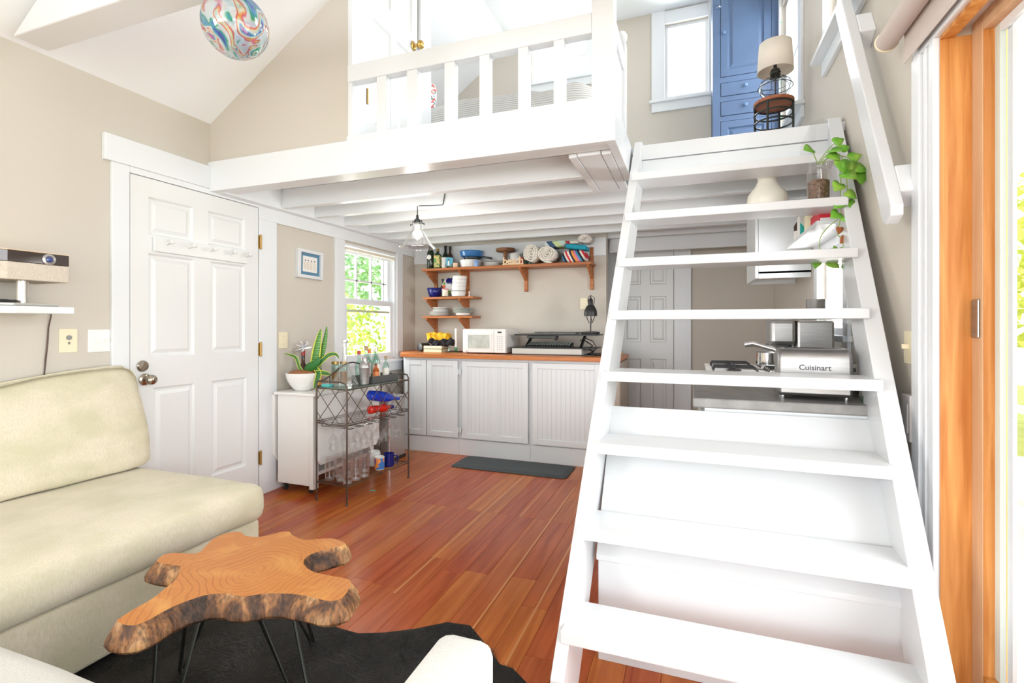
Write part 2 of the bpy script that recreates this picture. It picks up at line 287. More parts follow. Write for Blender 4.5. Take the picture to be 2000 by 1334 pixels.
# ================================================================== SHELL
XL=-2.885; XR=.73; YB=5.25; YN=4.78; ZL=2.236
fl=struct(MB().box(-3.0,.89,-4.0,YB+.1,-.06,-.012).build('floor',SUB),'red fir strip floor')
for xs,ya,yb in ((-2.005,2.94,4.1),(-1.872,2.94,4.1),(-1.255,1.9,3.72),(-1.012,2.93,4.2),(-.815,1.2,3.6),(-.62,.9,2.93)):
    MB().box(xs-.005,xs+.005,ya,yb,-.011,.0004).build('plank',mat('sapwood_%d'%(-xs*100),(.60,.24,.075),.25),fl)
x=-2.93; i=0; random.seed(3)
seam=2.93
while x<.80:
    w=.118; cuts=[-4.0,random.uniform(-2.9,-1.2),random.uniform(-.6,.5),random.uniform(1.0,2.4),seam,random.uniform(3.6,4.7),YB]
    for a,b in zip(cuts[:-1],cuts[1:]):
        MB().box(x+.0006,x+w-.0006,a+.0006,b-.0006,-.012,0).build('plank',FLOOR,fl,bev=.0008)
    x+=w
wall('wall_left','x',XL-.1,XL,-4.0,YB,0,2.49,[(3.58,4.40,.86,1.935),(-2.9,-.9,.75,2.1)],WALL,'greige left wall behind the sofa and door')  # second hole is an unseen opening added to light the right wall
wall('wall_left.001','x',XL-.1,XL,2.38,YB,2.49,4.5,[],WALL,'upper part of the left wall inside the loft')
wall('wall_right','x',XR,XR+.16,-4.0,YB,0,4.5,[(-1.95,1.90,0,2.13),(2.90,3.44,1.15,1.62),(2.50,3.20,2.75,3.95),(4.00,4.80,2.75,3.95)],WALL,'greige right wall beside the ladder stair')  # sliding-door hole extended out of view to let in more side light
wall('wall_back','y',YN,YN+.1,XL,-.773,0,2.19,[],WALL,'greige kitchen wall behind the wooden shelves')
wall('wall_back.001','y',YB,YB+.1,XL,XR+.1,0,4.5,[(-.256,.155,3.50,4.26),(-1.69,-1.04,3.90,4.34)],WALL,'far end wall with the closet door below')
struct(MB().prism([(XL-.02,2.20),(-1.82,2.20),(-1.82,3.15),(XL,2.49)],.08,'xz',2.30).prism([(-1.82,3.15),(.206,4.40),(-1.82,4.40)],.08,'xz',2.30).build('wall_front',WALL),'greige gable wall above the entry door')
# ceilings
k=.616
struct(MB().prism([(XL-.1,2.485-k*.1),(.206,4.40),(XR+.16,4.40),(XR+.16,4.50),(.18,4.50),(XL-.1,2.60)],6.38,'xz',-4.0).build('ceiling',CEIL),'white sloping ceiling of the living room')
struct(MB().prism([(XL-.1,3.62),(-1.925,4.40),(XR+.12,4.40),(XR+.12,4.5),(-1.95,4.5),(XL-.1,3.75)],YB-2.38+.1,'xz',2.38).build('ceiling.001',CEIL),'white ceiling of the loft')
bm_=MB().prism([(-2.78,2.46),(.5,2.46),(.5,2.60),(-2.58,2.60)],.13,'xz',1.275)
tag(bm_.build('tie_beam',WHITE,bev=.006),'white painted tie beam crossing under the sloping ceiling','beam')
# ---- loft deck with joists
dk=sroot('floor_loft',(0,2.28,ZL),'white painted loft deck on exposed joists')
MB().box(XL,XR,2.93,YB,2.19,ZL).box(XL,-.33,2.36,2.93,2.19,ZL).build('deck_board',WHITE,dk,True)
B('fascia_board',XL,-.328,2.28,2.33,2.049,ZL,WHITE,dk,.003)
B('beam',XL,-.37,2.33,2.42,2.058,2.19,WHITE,dk,.003)
B('fascia_moulding',XL,-.37,2.42,2.45,2.070,2.19,WHITE,dk,.003)
B('side_board',-.37,-.328,2.33,2.95,2.049,ZL,WHITE,dk,.003)
for c in (2.28,2.305): pass
for z in (2.203,2.125): 
    MB().lathe([(.011,0),(.011,.004),(.006,.006)],0,0,0,12).xf(Matrix.Translation((-.418,2.28,z))@Matrix.Rotation(PI/2,4,'X')).build('bolt_plug',WHITE,dk,True,smooth=True)
for j,y in enumerate((2.80,3.13,3.48,3.83,4.18,4.53)):
    B('joist',-2.80,(-.37 if y<2.9 else XR),y,y+.055,2.055,2.19,WHITE,dk,.003)
B('ledger_board',XL,-2.80,2.33,YN,2.045,2.19,WHITE,dk,.003)
B('joist',-.9,XR,4.86,4.915,2.055,2.19,WHITE,dk,.003)
B('landing_face',-.30,.72,2.93,2.96,2.05,2.150,WHITE,dk,.003); B('landing_face',-.30,.72,2.922,2.96,2.153,ZL,WHITE,dk,.003)
B('brace_panel',-.587,-.545,2.45,3.12,2.048,2.07,WHITE,dk,.004); B('brace_panel',-.542,-.425,2.45,3.12,2.051,2.07,WHITE,dk,.002); B('brace_panel',-.421,-.372,2.45,3.12,2.048,2.07,WHITE,dk,.004)
B('header_board',-.772,XR,4.97,5.02,1.93,2.19,WHITE,dk,.003)
# ---- trims
def T(n,*a,m=WHITE,label=None,bev=.003):
    o=MB().box(*a).build('trim_%d'%n,m,bev=bev); return struct(o,label)
T(1,XL,-2.858,1.683,2.28,2.067,2.207,label='white head board over the entry door')
T(2,XL,-2.865,1.721,1.808,0,2.067); T(3,XL,-2.865,2.662,2.819,0,1.953); T(4,XL,-2.865,2.662,YN,1.953,2.062); T(5,XL,-2.865,1.808,2.662,2.032,2.067)
T(6,XL,-2.865,3.458,3.580,.86,1.953); T(7,XL,-2.865,4.400,4.504,.86,1.953); T(8,XL,-2.84,3.43,4.53,.835,.86); T(9,XL,-2.865,3.47,4.49,.743,.835)
T(10,XL,-2.773+2.0,YN-.02,YN,1.875,2.05); 
struct(B('baseboard_left',XL,-2.87,2.819,YN,0,.10,WHITE))
struct(B('baseboard_left.001',XL,-2.87,-4.0,1.72,0,.10,WHITE))
# closet door casing (far wall)
T(11,-.84,-.742,YB-.025,YB,0,2.03); T(12,-.168,-.03,YB-.025,YB,0,2.03); T(13,-.84,-.03,YB-.025,YB,2.03,2.14)
T(14,-.035,-.005,YB-.04,YB,0,2.0)
# slider casing with flutes
cs=sroot('trim_15',(XR,1.9,0),'white fluted casing beside the wooden sliding door')
for a,b,d in ((1.902,1.935,.020),(1.937,1.955,.014),(1.957,1.975,.020),(1.977,1.995,.014),(1.997,2.056,.024)):
    B('casing_strip',XR-d,XR,a,b,0,2.10,WHITE,cs,.003)
for a,b,d in ((2.10,2.135,.020),(2.137,2.16,.014),(2.162,2.22,.022)):
    B('casing_strip',XR-d,XR,-.2,2.056,a,b,WHITE,cs,.003)
# ---- panelled door builder (local: u along width, w thickness toward viewer, z)
def door_panels(root,place,u0,u1,z0,z1,th,panels,m,name='slab'):
    """place(u,w,z)->xyz ; frame with recessed panels; panels list (ua,ub,za,zb)"""
    us=sorted({u0,u1}|{p[0] for p in panels}|{p[1] for p in panels}); zs=sorted({z0,z1}|{p[2] for p in panels}|{p[3] for p in panels})
    mb=MB()
    for i in range(len(us)-1):
        for j in range(len(zs)-1):
            cu=(us[i]+us[i+1])/2; cz=(zs[j]+zs[j+1])/2
            if any(p[0]<cu<p[1] and p[2]<cz<p[3] for p in panels): continue
            mb.box(us[i],us[i+1],0,th,zs[j],zs[j+1])
    sl=mb.fn(place).build(name,m,root,True)
    for (a,b,c,d) in panels:
        q=MB(); e=.022
        r0=[(a,th-.002,c),(b,th-.002,c),(b,th-.002,d),(a,th-.002,d)]; r1=[(a+.01,th-.014,c+.01),(b-.01,th-.014,c+.01),(b-.01,th-.014,d-.01),(a+.01,th-.014,d-.01)]
        r2=[(a+e,th-.014,c+e),(b-e,th-.014,c+e),(b-e,th-.014,d-e),(a+e,th-.014,d-e)]; r3=[(a+e+.02,th-.004,c+e+.02),(b-e-.02,th-.004,c+e+.02),(b-e-.02,th-.004,d-e-.02),(a+e+.02,th-.004,d-e-.02)]
        q.v=r0+r1+r2+r3; q.f=[(l*4+t,l*4+(t+1)%4,(l+1)*4+(t+1)%4,(l+1)*4+t) for l in range(3) for t in range(4)]+[(12,13,14,15)]
        q.fn(place).build('panel',m,root,True)
    return sl
def knob(root,M,m,parts=('knob',),r=.028):
    q=MB().lathe([(.031,0),(.033,.004),(.028,.009),(.011,.012),(.010,.035),(.018,.040),(r,.050),(r*1.02,.062),(r*.8,.074),(.012,.079)],n=18)
    return q.xf(M).build('knob',m,root,True,smooth=True)
RX=Matrix.Rotation(PI/2,4,'Y')   # z axis -> +x
RY=Matrix.Rotation(PI/2,4,'X')   # z axis -> -y
# entry door
d1=sroot('door_1',(-2.88,2.24,0),'white six-panel entry door with brass hinges')
PL=lambda u,w,z:(-2.905+w,u,z)
door_panels(d1,PL,1.812,2.655,.012,2.028,.036,[(1.908,2.172,1.713,1.926),(2.274,2.545,1.713,1.926),(1.908,2.18,1.022,1.608),(2.289,2.545,1.022,1.608),(1.935,2.185,.24,.847),(2.296,2.56,.24,.847)],DOORW)
knob(d1,Matrix.Translation((-2.868,1.886,.90))@RX,NICKEL)
MB().lathe([(.030,0),(.032,.004),(.026,.012),(.0,.013)],n=20).box(-.004,.004,-.020,.020,.012,.024).xf(Matrix.Translation((-2.868,1.875,.975))@RX@Matrix.Rotation(.9,4,'Z')).build('deadbolt',NICKEL,d1,True,smooth=True)
for z in (1.79,1.033,.267):
    MB().lathe([(.004,-.052),(.0075,-.048),(.0075,.048),(.004,.052)],-2.858,2.668,z,10).box(-2.868,-2.864,2.655,2.669,z-.045,z+.045).build('hinge',ABRASS,d1,True,smooth=True)
pr=MB().box(-2.866,-2.850,1.93,2.55,1.622,1.704).build('peg_rail',DOORW,d1,True,bev=.002)
for y in (1.997,2.133,2.274,2.414,2.535):
    MB().lathe([(.009,0),(.008,.03),(.009,.038),(.014,.044),(.015,.052),(.010,.058)],n=12).xf(Matrix.Translation((-2.851,y,1.672))@Matrix.Rotation(math.radians(78),4,'Y')).build('peg',DOORW,pr,True,smooth=True)
# closet door in far wall
d2=sroot('door_2',(-.45,5.22,0),'white panelled closet door with brass knob in the far kitchen wall')
PF=lambda u,w,z:(u,5.245-w,z)
door_panels(d2,PF,-.738,-.172,.012,2.02,.03,[(-.66,-.49,1.62,1.90),(-.40,-.24,1.62,1.90),(-.66,-.49,1.03,1.50),(-.40,-.24,1.03,1.50),(-.66,-.49,.2,.86),(-.40,-.24,.2,.86)],DOORW)
knob(d2,Matrix.Translation((-.700,5.215,.905))@RY,BRASS,r=.024); B('key_plate',-.71,-.69,5.212,5.216,.80,.86,ABRASS,d2,.001)
# loft closet door in partition
wall('wall_loft','x',-1.86,-1.80,2.38,3.16,ZL,4.4,[(2.42,3.02,ZL,4.2)],WALL,'short white-cased partition in the loft')
d3=sroot('door_3',(-1.82,2.7,ZL),'white loft closet door behind the railing')
PP=lambda u,w,z:(-1.83+w,u,z)
door_panels(d3,PP,2.43,3.01,ZL+.01,4.2,.032,[(2.50,2.69,2.40,3.05),(2.76,2.94,2.40,3.05),(2.50,2.69,3.2,4.0),(2.76,2.94,3.2,4.0)],DOORW)
knob(d3,Matrix.Translation((-1.798,2.955,3.12))@RX,BRASS); MB().lathe([(.006,-.045),(.006,.045)],-1.793,2.44,2.55,8).build('hinge',ABRASS,d3,True,smooth=True)
T(16,-1.82,-1.79,2.296,2.425,ZL,4.2); T(17,-1.80,-1.775,3.02,3.165,ZL,4.2)
# ---- windows
def win_frame(root,place,a0,a1,z0,z1,bars_v=(),bars_h=(),fw=.035,depth=.04,w0=-.02,glass=True,part='sash',m=WHITE):
    mb=MB(); mb.box(a0,a0+fw,w0-depth,w0,z0,z1).box(a1-fw,a1,w0-depth,w0,z0,z1).box(a0+fw,a1-fw,w0-depth,w0,z0,z0+fw*1.2).box(a0+fw,a1-fw,w0-depth,w0,z1-fw,z1)
    o=mb.fn(place).build(part,m,root,True)
    for b in bars_v: MB().box(b-.009,b+.009,w0-depth+.008,w0-.006,z0+fw,z1-fw).fn(place).build('muntin',m,o,True)
    for b in bars_h: MB().box(a0+fw,a1-fw,w0-depth+.008,w0-.006,b-.009,b+.009).fn(place).build('muntin',m,o,True)
    if glass: MB().box(a0+fw-.004,a1-fw+.004,w0-depth/2-.002,w0-depth/2+.002,z0+fw,z1-fw+.004).fn(place).build('pane',GLASSW,o,True)
    return o
w1=sroot('window_1',(-2.92,3.99,.86),'double-hung window with divided upper sash behind the bar cart')
PLW=lambda a,w,z:(XL+w,a,z)
MB().box(3.58,3.60,-.10,0,.86,1.935).box(4.375,4.40,-.10,0,.86,1.935).box(3.60,4.375,-.10,0,1.915,1.935).box(3.60,4.375,-.10,0,.86,.875).fn(PLW).build('window_frame',WHITE,w1,True)
win_frame(w1,PLW,3.605,4.37,1.405,1.90,(3.845,4.07,4.275),(1.62,),.04,.035,-.055)
win_frame(w1,PLW,3.605,4.37,.875,1.44,(),(),.045,.035,-.018)
bl=MB().box(3.605,4.37,-.016,.012,1.875,1.90).fn(PLW).build('roller_blind',mat('blind_vinyl',(.80,.74,.62),.6),w1,True)
MB().box(3.66,4.34,-.05,-.03,1.325,1.345).fn(PLW).build('screen_bar',mat('olive_screen_bar',(.50,.52,.36),.6),w1,True)
w2=sroot('window_2',(-.05,5.25,3.5),'white framed window of the loft landing left of the blue cabinet')
PB=lambda a,w,z:(a,YB-w,z)
win_frame(w2,PB,-.256,.155,3.50,4.26,(),(),.03,.04,-.03)
T(18,-.386,-.256,YB-.02,YB,3.48,4.40); T(19,.155,.25,YB-.02,YB,3.48,4.40); T(20,-.256,.155,YB-.02,YB,4.26,4.385); T(21,-.406,.26,YB-.05,YB,3.465,3.492); T(22,-.386,.25,YB-.022,YB,3.375,3.465)
w3=sroot('window_3',(-1.4,5.25,3.9),'bright bedroom window beyond the striped bed')
win_frame(w3,PB,-1.69,-1.04,3.90,4.34,(),(4.13,),.03,.04,-.03)
T(23,-1.79,-1.69,YB-.02,YB,3.88,4.40); T(24,-1.04,-.94,YB-.02,YB,3.88,4.40); T(25,-1.81,-.92,YB-.05,YB,3.86,3.885); T(26,-1.79,-.94,YB-.022,YB,3.78,3.86)
PR=lambda a,w,z:(XR-w,a,z)
w4=sroot('window_4',(.78,2.85,2.75),'upper right loft window above the handrail')
win_frame(w4,PR,2.50,3.20,2.75,3.95,(),(3.35,),.035,.04,-.03)
T(27,XR-.02,XR,3.20,3.30,2.72,4.05); T(28,XR-.02,XR,2.40,2.50,2.72,4.05); T(29,XR-.075,XR,2.36,3.33,2.722,2.747); T(30,XR-.022,XR,2.38,3.31,2.64,2.722); T(31,XR-.02,XR,2.50,3.20,3.95,4.05)
w5=sroot('window_5',(.78,4.4,2.75),'loft window behind the table lamp')
win_frame(w5,PR,4.00,4.80,2.75,3.95,(),(3.35,),.035,.04,-.03)
T(32,XR-.02,XR,3.90,4.00,2.72,4.05); T(33,XR-.075,XR,3.85,4.93,2.722,2.747); T(34,XR-.022,XR,3.88,4.92,2.64,2.722); T(35,XR-.02,XR,4.80,4.90,2.747,4.05)
w6=sroot('window_6',(.78,3.17,1.15),'small kitchen window seen between the ladder treads')
win_frame(w6,PR,2.90,3.44,1.15,1.62,(),(),.03,.04,-.03)
T(36,XR-.018,XR,3.44,3.52,1.07,1.70); T(37,XR-.018,XR,2.82,2.90,1.07,1.70); T(38,XR-.018,XR,2.90,3.44,1.62,1.70); T(39,XR-.04,XR,2.80,3.54,1.12,1.15)
# ---- sliding door
d4=sroot('door_4',(.82,1.0,0),'natural fir sliding glass door with white inner gasket')
B('jamb',XR-.004,.89,1.897,1.9,0,2.09,FIR,d4,0); B('head_jamb',XR-.004,.762,-1.95,1.90,2.088,2.10,FIR,d4,0); B('recess_board',.762,.89,-1.95,1.90,2.12,2.13,WHITE,d4,0)
B('sill_track',XR,.89,-1.95,1.90,-.011,.02,FIR,d4,0)
B('stile',.804,.858,1.838,1.897,.02,2.118,FIRL,d4,.002); B('stile',.804,.858,.93,1.0,.02,2.118,FIRL,d4,.002)
B('stile_bead',.806,.832,1.836,1.8385,.02,2.10,FIR,d4,.0)
B('rail',.804,.858,1.0,1.836,2.07,2.118,FIRL,d4,.002); B('rail',.804,.858,1.0,1.836,.02,.17,FIR,d4,.002)
PG=mat('pale_gasket',(.68,.76,.70),.3)
B('gasket',.832,.846,1.810,1.838,.17,2.07,PG,d4,.001); B('gasket',.832,.846,1.0,1.810,2.045,2.07,WHITE,d4,.001)
B('gasket',.848,.858,1.785,1.810,.17,2.07,WHITE,d4,.001)
B('pane',.848,.851,1.0,1.81,.17,2.06,GLASSW,d4,0)
B('screen_stile',.868,.885,1.72,1.765,.0,2.10,WHITE,d4,.002)
B('fixed_frame',.865,.90,-1.95,-1.88,.0,2.09,FIR,d4,.002); B('pane',.88,.883,-1.88,.93,.1,2.05,GLASSW,d4,0); B('fixed_frame',.862,.90,.93,1.0,0,2.09,FIR,d4,.002)
h=B('handle',.798,.804,1.850,1.889,1.163,1.279,STEEL,d4,.003)
for z in (1.175,1.267): MB().lathe([(.003,0),(.003,.002)],n=8).xf(Matrix.Translation((.797,1.87,z))@RX).build('screw',DARKSLOT,h,True)
# deck outside
tag(MB().box(.90,3.6,-2,6,-.12,-.03).build('outside_deck',mat('deck_paint',(.62,.62,.60),.7)),'pale outside deck beyond the sliding door','deck')
rl=thing('deck_railing','white deck railing outside the sliding door','railing',(1.9,2,0))
B('top_rail',1.88,1.96,-1,5.5,1.02,1.06,WHITE,rl); B('bottom_rail',1.89,1.95,-1,5.5,.66,.70,WHITE,rl); B('bottom_rail',1.89,1.95,-1,5.5,.10,.14,WHITE,rl)
for y in (0.2,2.45,3.2,4.6): B('post',1.88,1.97,y,y+.09,-.03,1.1,WHITE,rl)
# ground + foliage outside
struct(MB().box(-14,14,-8,16,-.5,-.3).build('ground',mat('lawn',(.22,.34,.08),.95,noise=(3,(.35,.45,.12),(1,1,1),.3,.7))),'sunlit lawn outside')
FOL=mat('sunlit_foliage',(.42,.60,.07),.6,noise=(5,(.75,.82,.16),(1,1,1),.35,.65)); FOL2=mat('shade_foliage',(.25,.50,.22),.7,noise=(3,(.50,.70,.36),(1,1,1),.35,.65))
for mm in (FOL,FOL2): 
    b=mm.node_tree.nodes['Principled BSDF']; 
def foliage(c,r,n,size,m,parent,seed):
    random.seed(seed); mb=MB()
    for _ in range(n):
        while True:
            p=Vector((random.uniform(-1,1),random.uniform(-1,1),random.uniform(-1,1)))
            if p.length<1: break
        p=Vector((c[0]+p.x*r[0],c[1]+p.y*r[1],c[2]+p.z*r[2])); s_=size*random.uniform(.6,1.3)
        a=Vector((random.gauss(0,1),random.gauss(0,1),random.gauss(0,1))).normalized(); b_=a.cross(Vector((random.gauss(0,1),random.gauss(0,1),random.gauss(0,1)))).normalized()
        mb.add([p-a*s_,p+b_*s_*.4,p+a*s_,p-b_*s_*.4],[(0,1,2,3)])
    o=mb.build('foliage',m,parent,True); o['kind']='stuff'; return o
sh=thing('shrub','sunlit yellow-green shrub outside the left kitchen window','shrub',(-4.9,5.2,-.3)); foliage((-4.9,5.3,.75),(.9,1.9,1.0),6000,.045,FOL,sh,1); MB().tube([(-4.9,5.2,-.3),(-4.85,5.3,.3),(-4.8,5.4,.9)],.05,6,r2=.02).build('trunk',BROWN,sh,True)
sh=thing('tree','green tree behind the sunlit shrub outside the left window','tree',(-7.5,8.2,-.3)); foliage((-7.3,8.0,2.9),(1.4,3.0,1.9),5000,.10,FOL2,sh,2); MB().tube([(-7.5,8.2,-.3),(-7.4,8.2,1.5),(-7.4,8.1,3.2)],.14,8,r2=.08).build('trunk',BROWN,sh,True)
sh=thing('tree','green tree seen through the sliding door glass','tree',(5.5,7,-.3)); foliage((5.2,7.6,2.0),(1.8,2.4,1.7),3000,.13,FOL,sh,3); MB().tube([(5.5,7,-.3),(5.4,7,1.5),(5.3,7.2,2.4)],.14,8,r2=.08).build('trunk',BROWN,sh,True)

# ================================================================== LADDER STAIR
DX=.0618; shx=lambda x,y,z:(x+DX*(y-1.484),y,z)
ld=thing('ladder_stair','white painted steep ladder stair with eight open treads up to the loft','ladder',(.1,1.5,0))
sl=.2522/.1765; y0=1.4835; z0=.2575
def YN_(z): return y0+(z-z0)/sl   # nosing line
def stringer(xa,xb):
    f0=YN_(.13)+.047; f1=YN_(2.24)+.047; w=.19
    pts=[(f0,0),(f0,.13),(f1,2.24),(f1+.11,2.24),(f1+.11+.0,2.13),(YN_(0)+.047+w,0)]
    pts=[(f0,0),(f0+w*.8,0),(f1+.12,2.12),(f1+.12,2.262),(f1+.015,2.262),(f0,.13)]
    return MB().prism(pts,xb-xa,'yz',xa).fn(shx).build('stringer',WHITEG,ld,True,bev=.003)
stringer(-.400,-.358); stringer(.566,.625)
for k_ in range(8):
    zt=z0+k_*.2522; yf=y0+k_*.1765
    MB().box(-.383,.583,yf,yf+.19,zt-.040,zt).fn(shx).build('tread',WHITEG,ld,True,bev=.004)
# handrail on right wall
hr=thing('handrail','white wooden handrail board bracketed to the right wall above the ladder','handrail',(.69,2.1,1.6))
def seg(p,q,w,t,xa): pass
a=Vector((0,2.03,1.56)); b=Vector((0,2.66,2.70)); d=(b-a).normalized(); n_=Vector((0,-d.z,d.y))
w_=.045
pts=[(a-n_*w_*.6),(a+n_*w_*.2-d*.01),(a+n_*w_),(b+n_*w_),(b-n_*w_)]
MB().prism([(p.y,p.z) for p in [a-n_*w_+d*.03,a-n_*w_*.5,a+n_*w_*.6,a+n_*w_+d*.03,b+n_*w_,b-n_*w_]],.038,'yz',.632).build('rail',WHITEG,hr,True,bev=.004)
for t_ in (.15,1.05):
    c=a+d*t_; MB().prism([(p.y,p.z) for p in [c-n_*.045-d*.06,c+n_*.045-d*.06,c+n_*.045+d*.06,c-n_*.045+d*.06]],.062,'yz',.669).build('bracket_block',WHITE,hr,True,bev=.006)
# storage chest with slanted lid under the ladder
CHW=mat('chest_paint',(.62,.635,.645),.4)
ch=thing('storage_chest','white storage chest with slanted lid under the ladder stair','chest',(.1,2.0,0))
MB().prism([(1.776,.0),(2.13,0),(2.13,.815),(1.79,.365),(1.776,.365)],.94,'yz',-.316).build('body',CHW,ch,True,bev=.002)
MB().prism([(1.768,.378),(1.768,.360),(1.786,.36),(2.152,.845),(2.134,.857)],.99,'yz',-.322).build('lid',CHW,ch,True,bev=.002)
# ================================================================== LOFT RAILING
lr=thing('loft_railing','white loft balustrade with square balusters along the deck edge','railing',(-1.1,2.3,ZL))
B('top_rail',-1.815,-.438,2.285,2.345,2.565,2.66,WHITE,lr,.004); B('bottom_rail',-1.82,-.43,2.283,2.35,ZL,2.262,WHITE,lr,.004)
for a_,b_ in ((-1.624,-1.564),(-1.434,-1.369),(-1.209,-1.15),(-1.01,-.955),(-.803,-.75),(-.622,-.569)): B('baluster',a_,b_,2.29,2.335,2.262,2.565,WHITE,lr,.003)
B('post',-.438,-.335,2.283,2.375,ZL,3.55,WHITE,lr,.005)
B('side_rail',-.375,-.338,2.375,2.68,2.565,2.655,WHITE,lr,.003); B('side_rail',-.375,-.338,2.375,2.68,ZL,2.275,WHITE,lr,.003)
B('side_panel',-.368,-.350,2.375,2.68,2.275,2.565,WHITE,lr,.001)
np_=B('newel_post',-.385,-.332,2.68,2.74,ZL,2.72,WHITE,lr,.004); MB().ball((-.358,2.71,2.757),.033).build('newel_ball',WHITE,lr,True,smooth=True)

def rbox(x0,x1,y0,y1,z0,z1,r,n=10,puff=0,noise=0,seed=0,nf=7):
    """rounded cushion-like box; edges radius r, faces puffed outward"""
    from mathutils import noise as N
    mb=MB(); L=[]; idx={}
    hx,hy,hz=(x1-x0)/2,(y1-y0)/2,(z1-z0)/2; cx,cy,cz=(x0+x1)/2,(y0+y1)/2,(z0+z1)/2
    def cuts(h):
        m=max(2,int(n*h/max(hx,hy,hz))); a=[-h,-h+r*.3,-h+r]; 
        a+=[-h+r+(2*h-2*r)*i/m for i in range(1,m)]+[h-r,h-r*.3,h]; return a
    CX,CY,CZ=cuts(hx),cuts(hy),cuts(hz)
    def vert(p):
        kx=(round(p[0],5),round(p[1],5),round(p[2],5))
        if kx in idx: return idx[kx]
        q=Vector((max(-hx+r,min(hx-r,p[0])),max(-hy+r,min(hy-r,p[1])),max(-hz+r,min(hz-r,p[2]))))
        d=Vector(p)-q
        w=q+(d.normalized()*r if d.length>1e-9 else d)
        if puff: 
            b=(1-(w.x/hx)**2*.9)*(1-(w.y/hy)**2*.9) ; w.z+=puff*b*(1 if w.z>0 else -.2)
        if noise: w+=Vector((N.noise(w*nf+Vector((seed,0,0))),N.noise(w*nf+Vector((0,seed+9,0))),N.noise(w*nf+Vector((0,5,seed)))))*noise
        idx[kx]=len(mb.v); mb.v.append((w.x+cx,w.y+cy,w.z+cz)); return idx[kx]
    def grid(A,Bb,f,flip):
        for i in range(len(A)-1):
            for j in range(len(Bb)-1):
                q=[vert(f(A[i],Bb[j])),vert(f(A[i+1],Bb[j])),vert(f(A[i+1],Bb[j+1])),vert(f(A[i],Bb[j+1]))]
                mb.f.append(tuple(q[::-1] if flip else q))
    grid(CX,CY,lambda a,b:(a,b,hz),0); grid(CX,CY,lambda a,b:(a,b,-hz),1)
    grid(CX,CZ,lambda a,b:(a,-hy,b),0); grid(CX,CZ,lambda a,b:(a,hy,b),1)
    grid(CY,CZ,lambda a,b:(hx,a,b),0); grid(CY,CZ,lambda a,b:(-hx,a,b),1)
    return mb
# ================================================================== SOFA
sf=thing('sectional_sofa','cream sectional sofa along the left wall, facing the slab coffee table','sofa',(-2.0,.8,0))
rbox(-2.86,-1.945,-.3,1.812,.025,.276,.018,8).build('base',SOFA,sf,True,smooth=True)
rbox(-2.865,-1.912,-.32,1.828,.276,.448,.055,14,.020,.006,1).build('seat_cushion',SOFA,sf,True,smooth=True)
def lean(x,y,z):
    t=(z-.46)/.5; return (x-.055*t-(.05*t*t if x>-2.75 else 0),y-.035*t+.015*math.sin(t*3)*(1 if y>1.6 else 0),z+t*(.010*math.sin(y*5)-.085*max(0,1.72-y)))
bc=rbox(-2.815,-2.69,.30,1.825,.455,.975,.055,16,0,.008,3).fn(lean).build('back_cushion',SOFA,sf,True,smooth=True)
pp=[]
for i in range(16):
    y=.32+i*1.47/15; pp.append(lean(-2.735,y,.978))
pp+=[lean(-2.73,1.822,z) for z in (.93,.8,.68,.56,.48)]
MB().tube(pp,.007,6).build('piping',SOFA,bc,True,smooth=True)
# near section + arm
rbox(-1.93,-.50,-.30,.655,.025,.25,.018,8).build('base',SOFA2,sf,True,smooth=True)
rbox(-1.91,-.505,-.32,.70,.25,.452,.05,12,.012,.004,5).build('seat_cushion',SOFA2,sf,True,smooth=True)
ar=rbox(-.497,-.372,-.32,.935,.02,.565,.032,14,0,.002,8).build('arm',SOFA2,sf,True,smooth=True)
# ================================================================== HIDE RUG
hide=[(-2.3,1.72),(-2.0,1.78),(-1.7,1.70),(-1.53,1.66),(-1.392,1.619),(-1.314,1.598),(-1.215,1.596),(-1.118,1.638),(-1.027,1.695),(-.924,1.779),(-.83,1.791),(-.72,1.70),(-.637,1.622),(-.586,1.616),(-.525,1.573),(-.44,1.47),(-.40,1.30),(-.47,1.12),(-.44,.95),(-.52,.80),(-.8,.74),(-1.3,.72),(-1.8,.70),(-2.2,.9),(-2.35,1.3)]
rug=thing('cowhide_rug','black cowhide rug with a wavy edge under the slab coffee table','rug',(-1.3,1.2,0))
MB().prism(hide,.005,'xy',.001).build('hide',HIDE,rug,True)
def inpoly(x,y,P):
    c=False; j=len(P)-1
    for i in range(len(P)):
        if (P[i][1]>y)!=(P[j][1]>y) and x<(P[j][0]-P[i][0])*(y-P[i][1])/(P[j][1]-P[i][1])+P[i][0]: c=not c
        j=i
    return c
from mathutils import noise as NZ
random.seed(5); mb=MB(); n_=0
while n_<26000:
    x=random.uniform(-1.95,-.40); y=random.uniform(.72,1.80)
    if not inpoly(x,y,hide): continue
    n_+=1; a=2.4*NZ.noise(Vector((x*2.2,y*2.2,0)))*PI+random.gauss(0,.25); l=random.uniform(.014,.030); h=random.uniform(.003,.010)
    dx,dy=math.cos(a),math.sin(a); w=.0011
    mb.v+=[(x-dy*w,y+dx*w,.005),(x+dy*w,y-dx*w,.005),(x+dx*l,y+dy*l,.005+h)]; k_=len(mb.v); mb.f.append((k_-3,k_-2,k_-1))
o=mb.build('fur',FUR,rug,True); o['kind']='stuff'
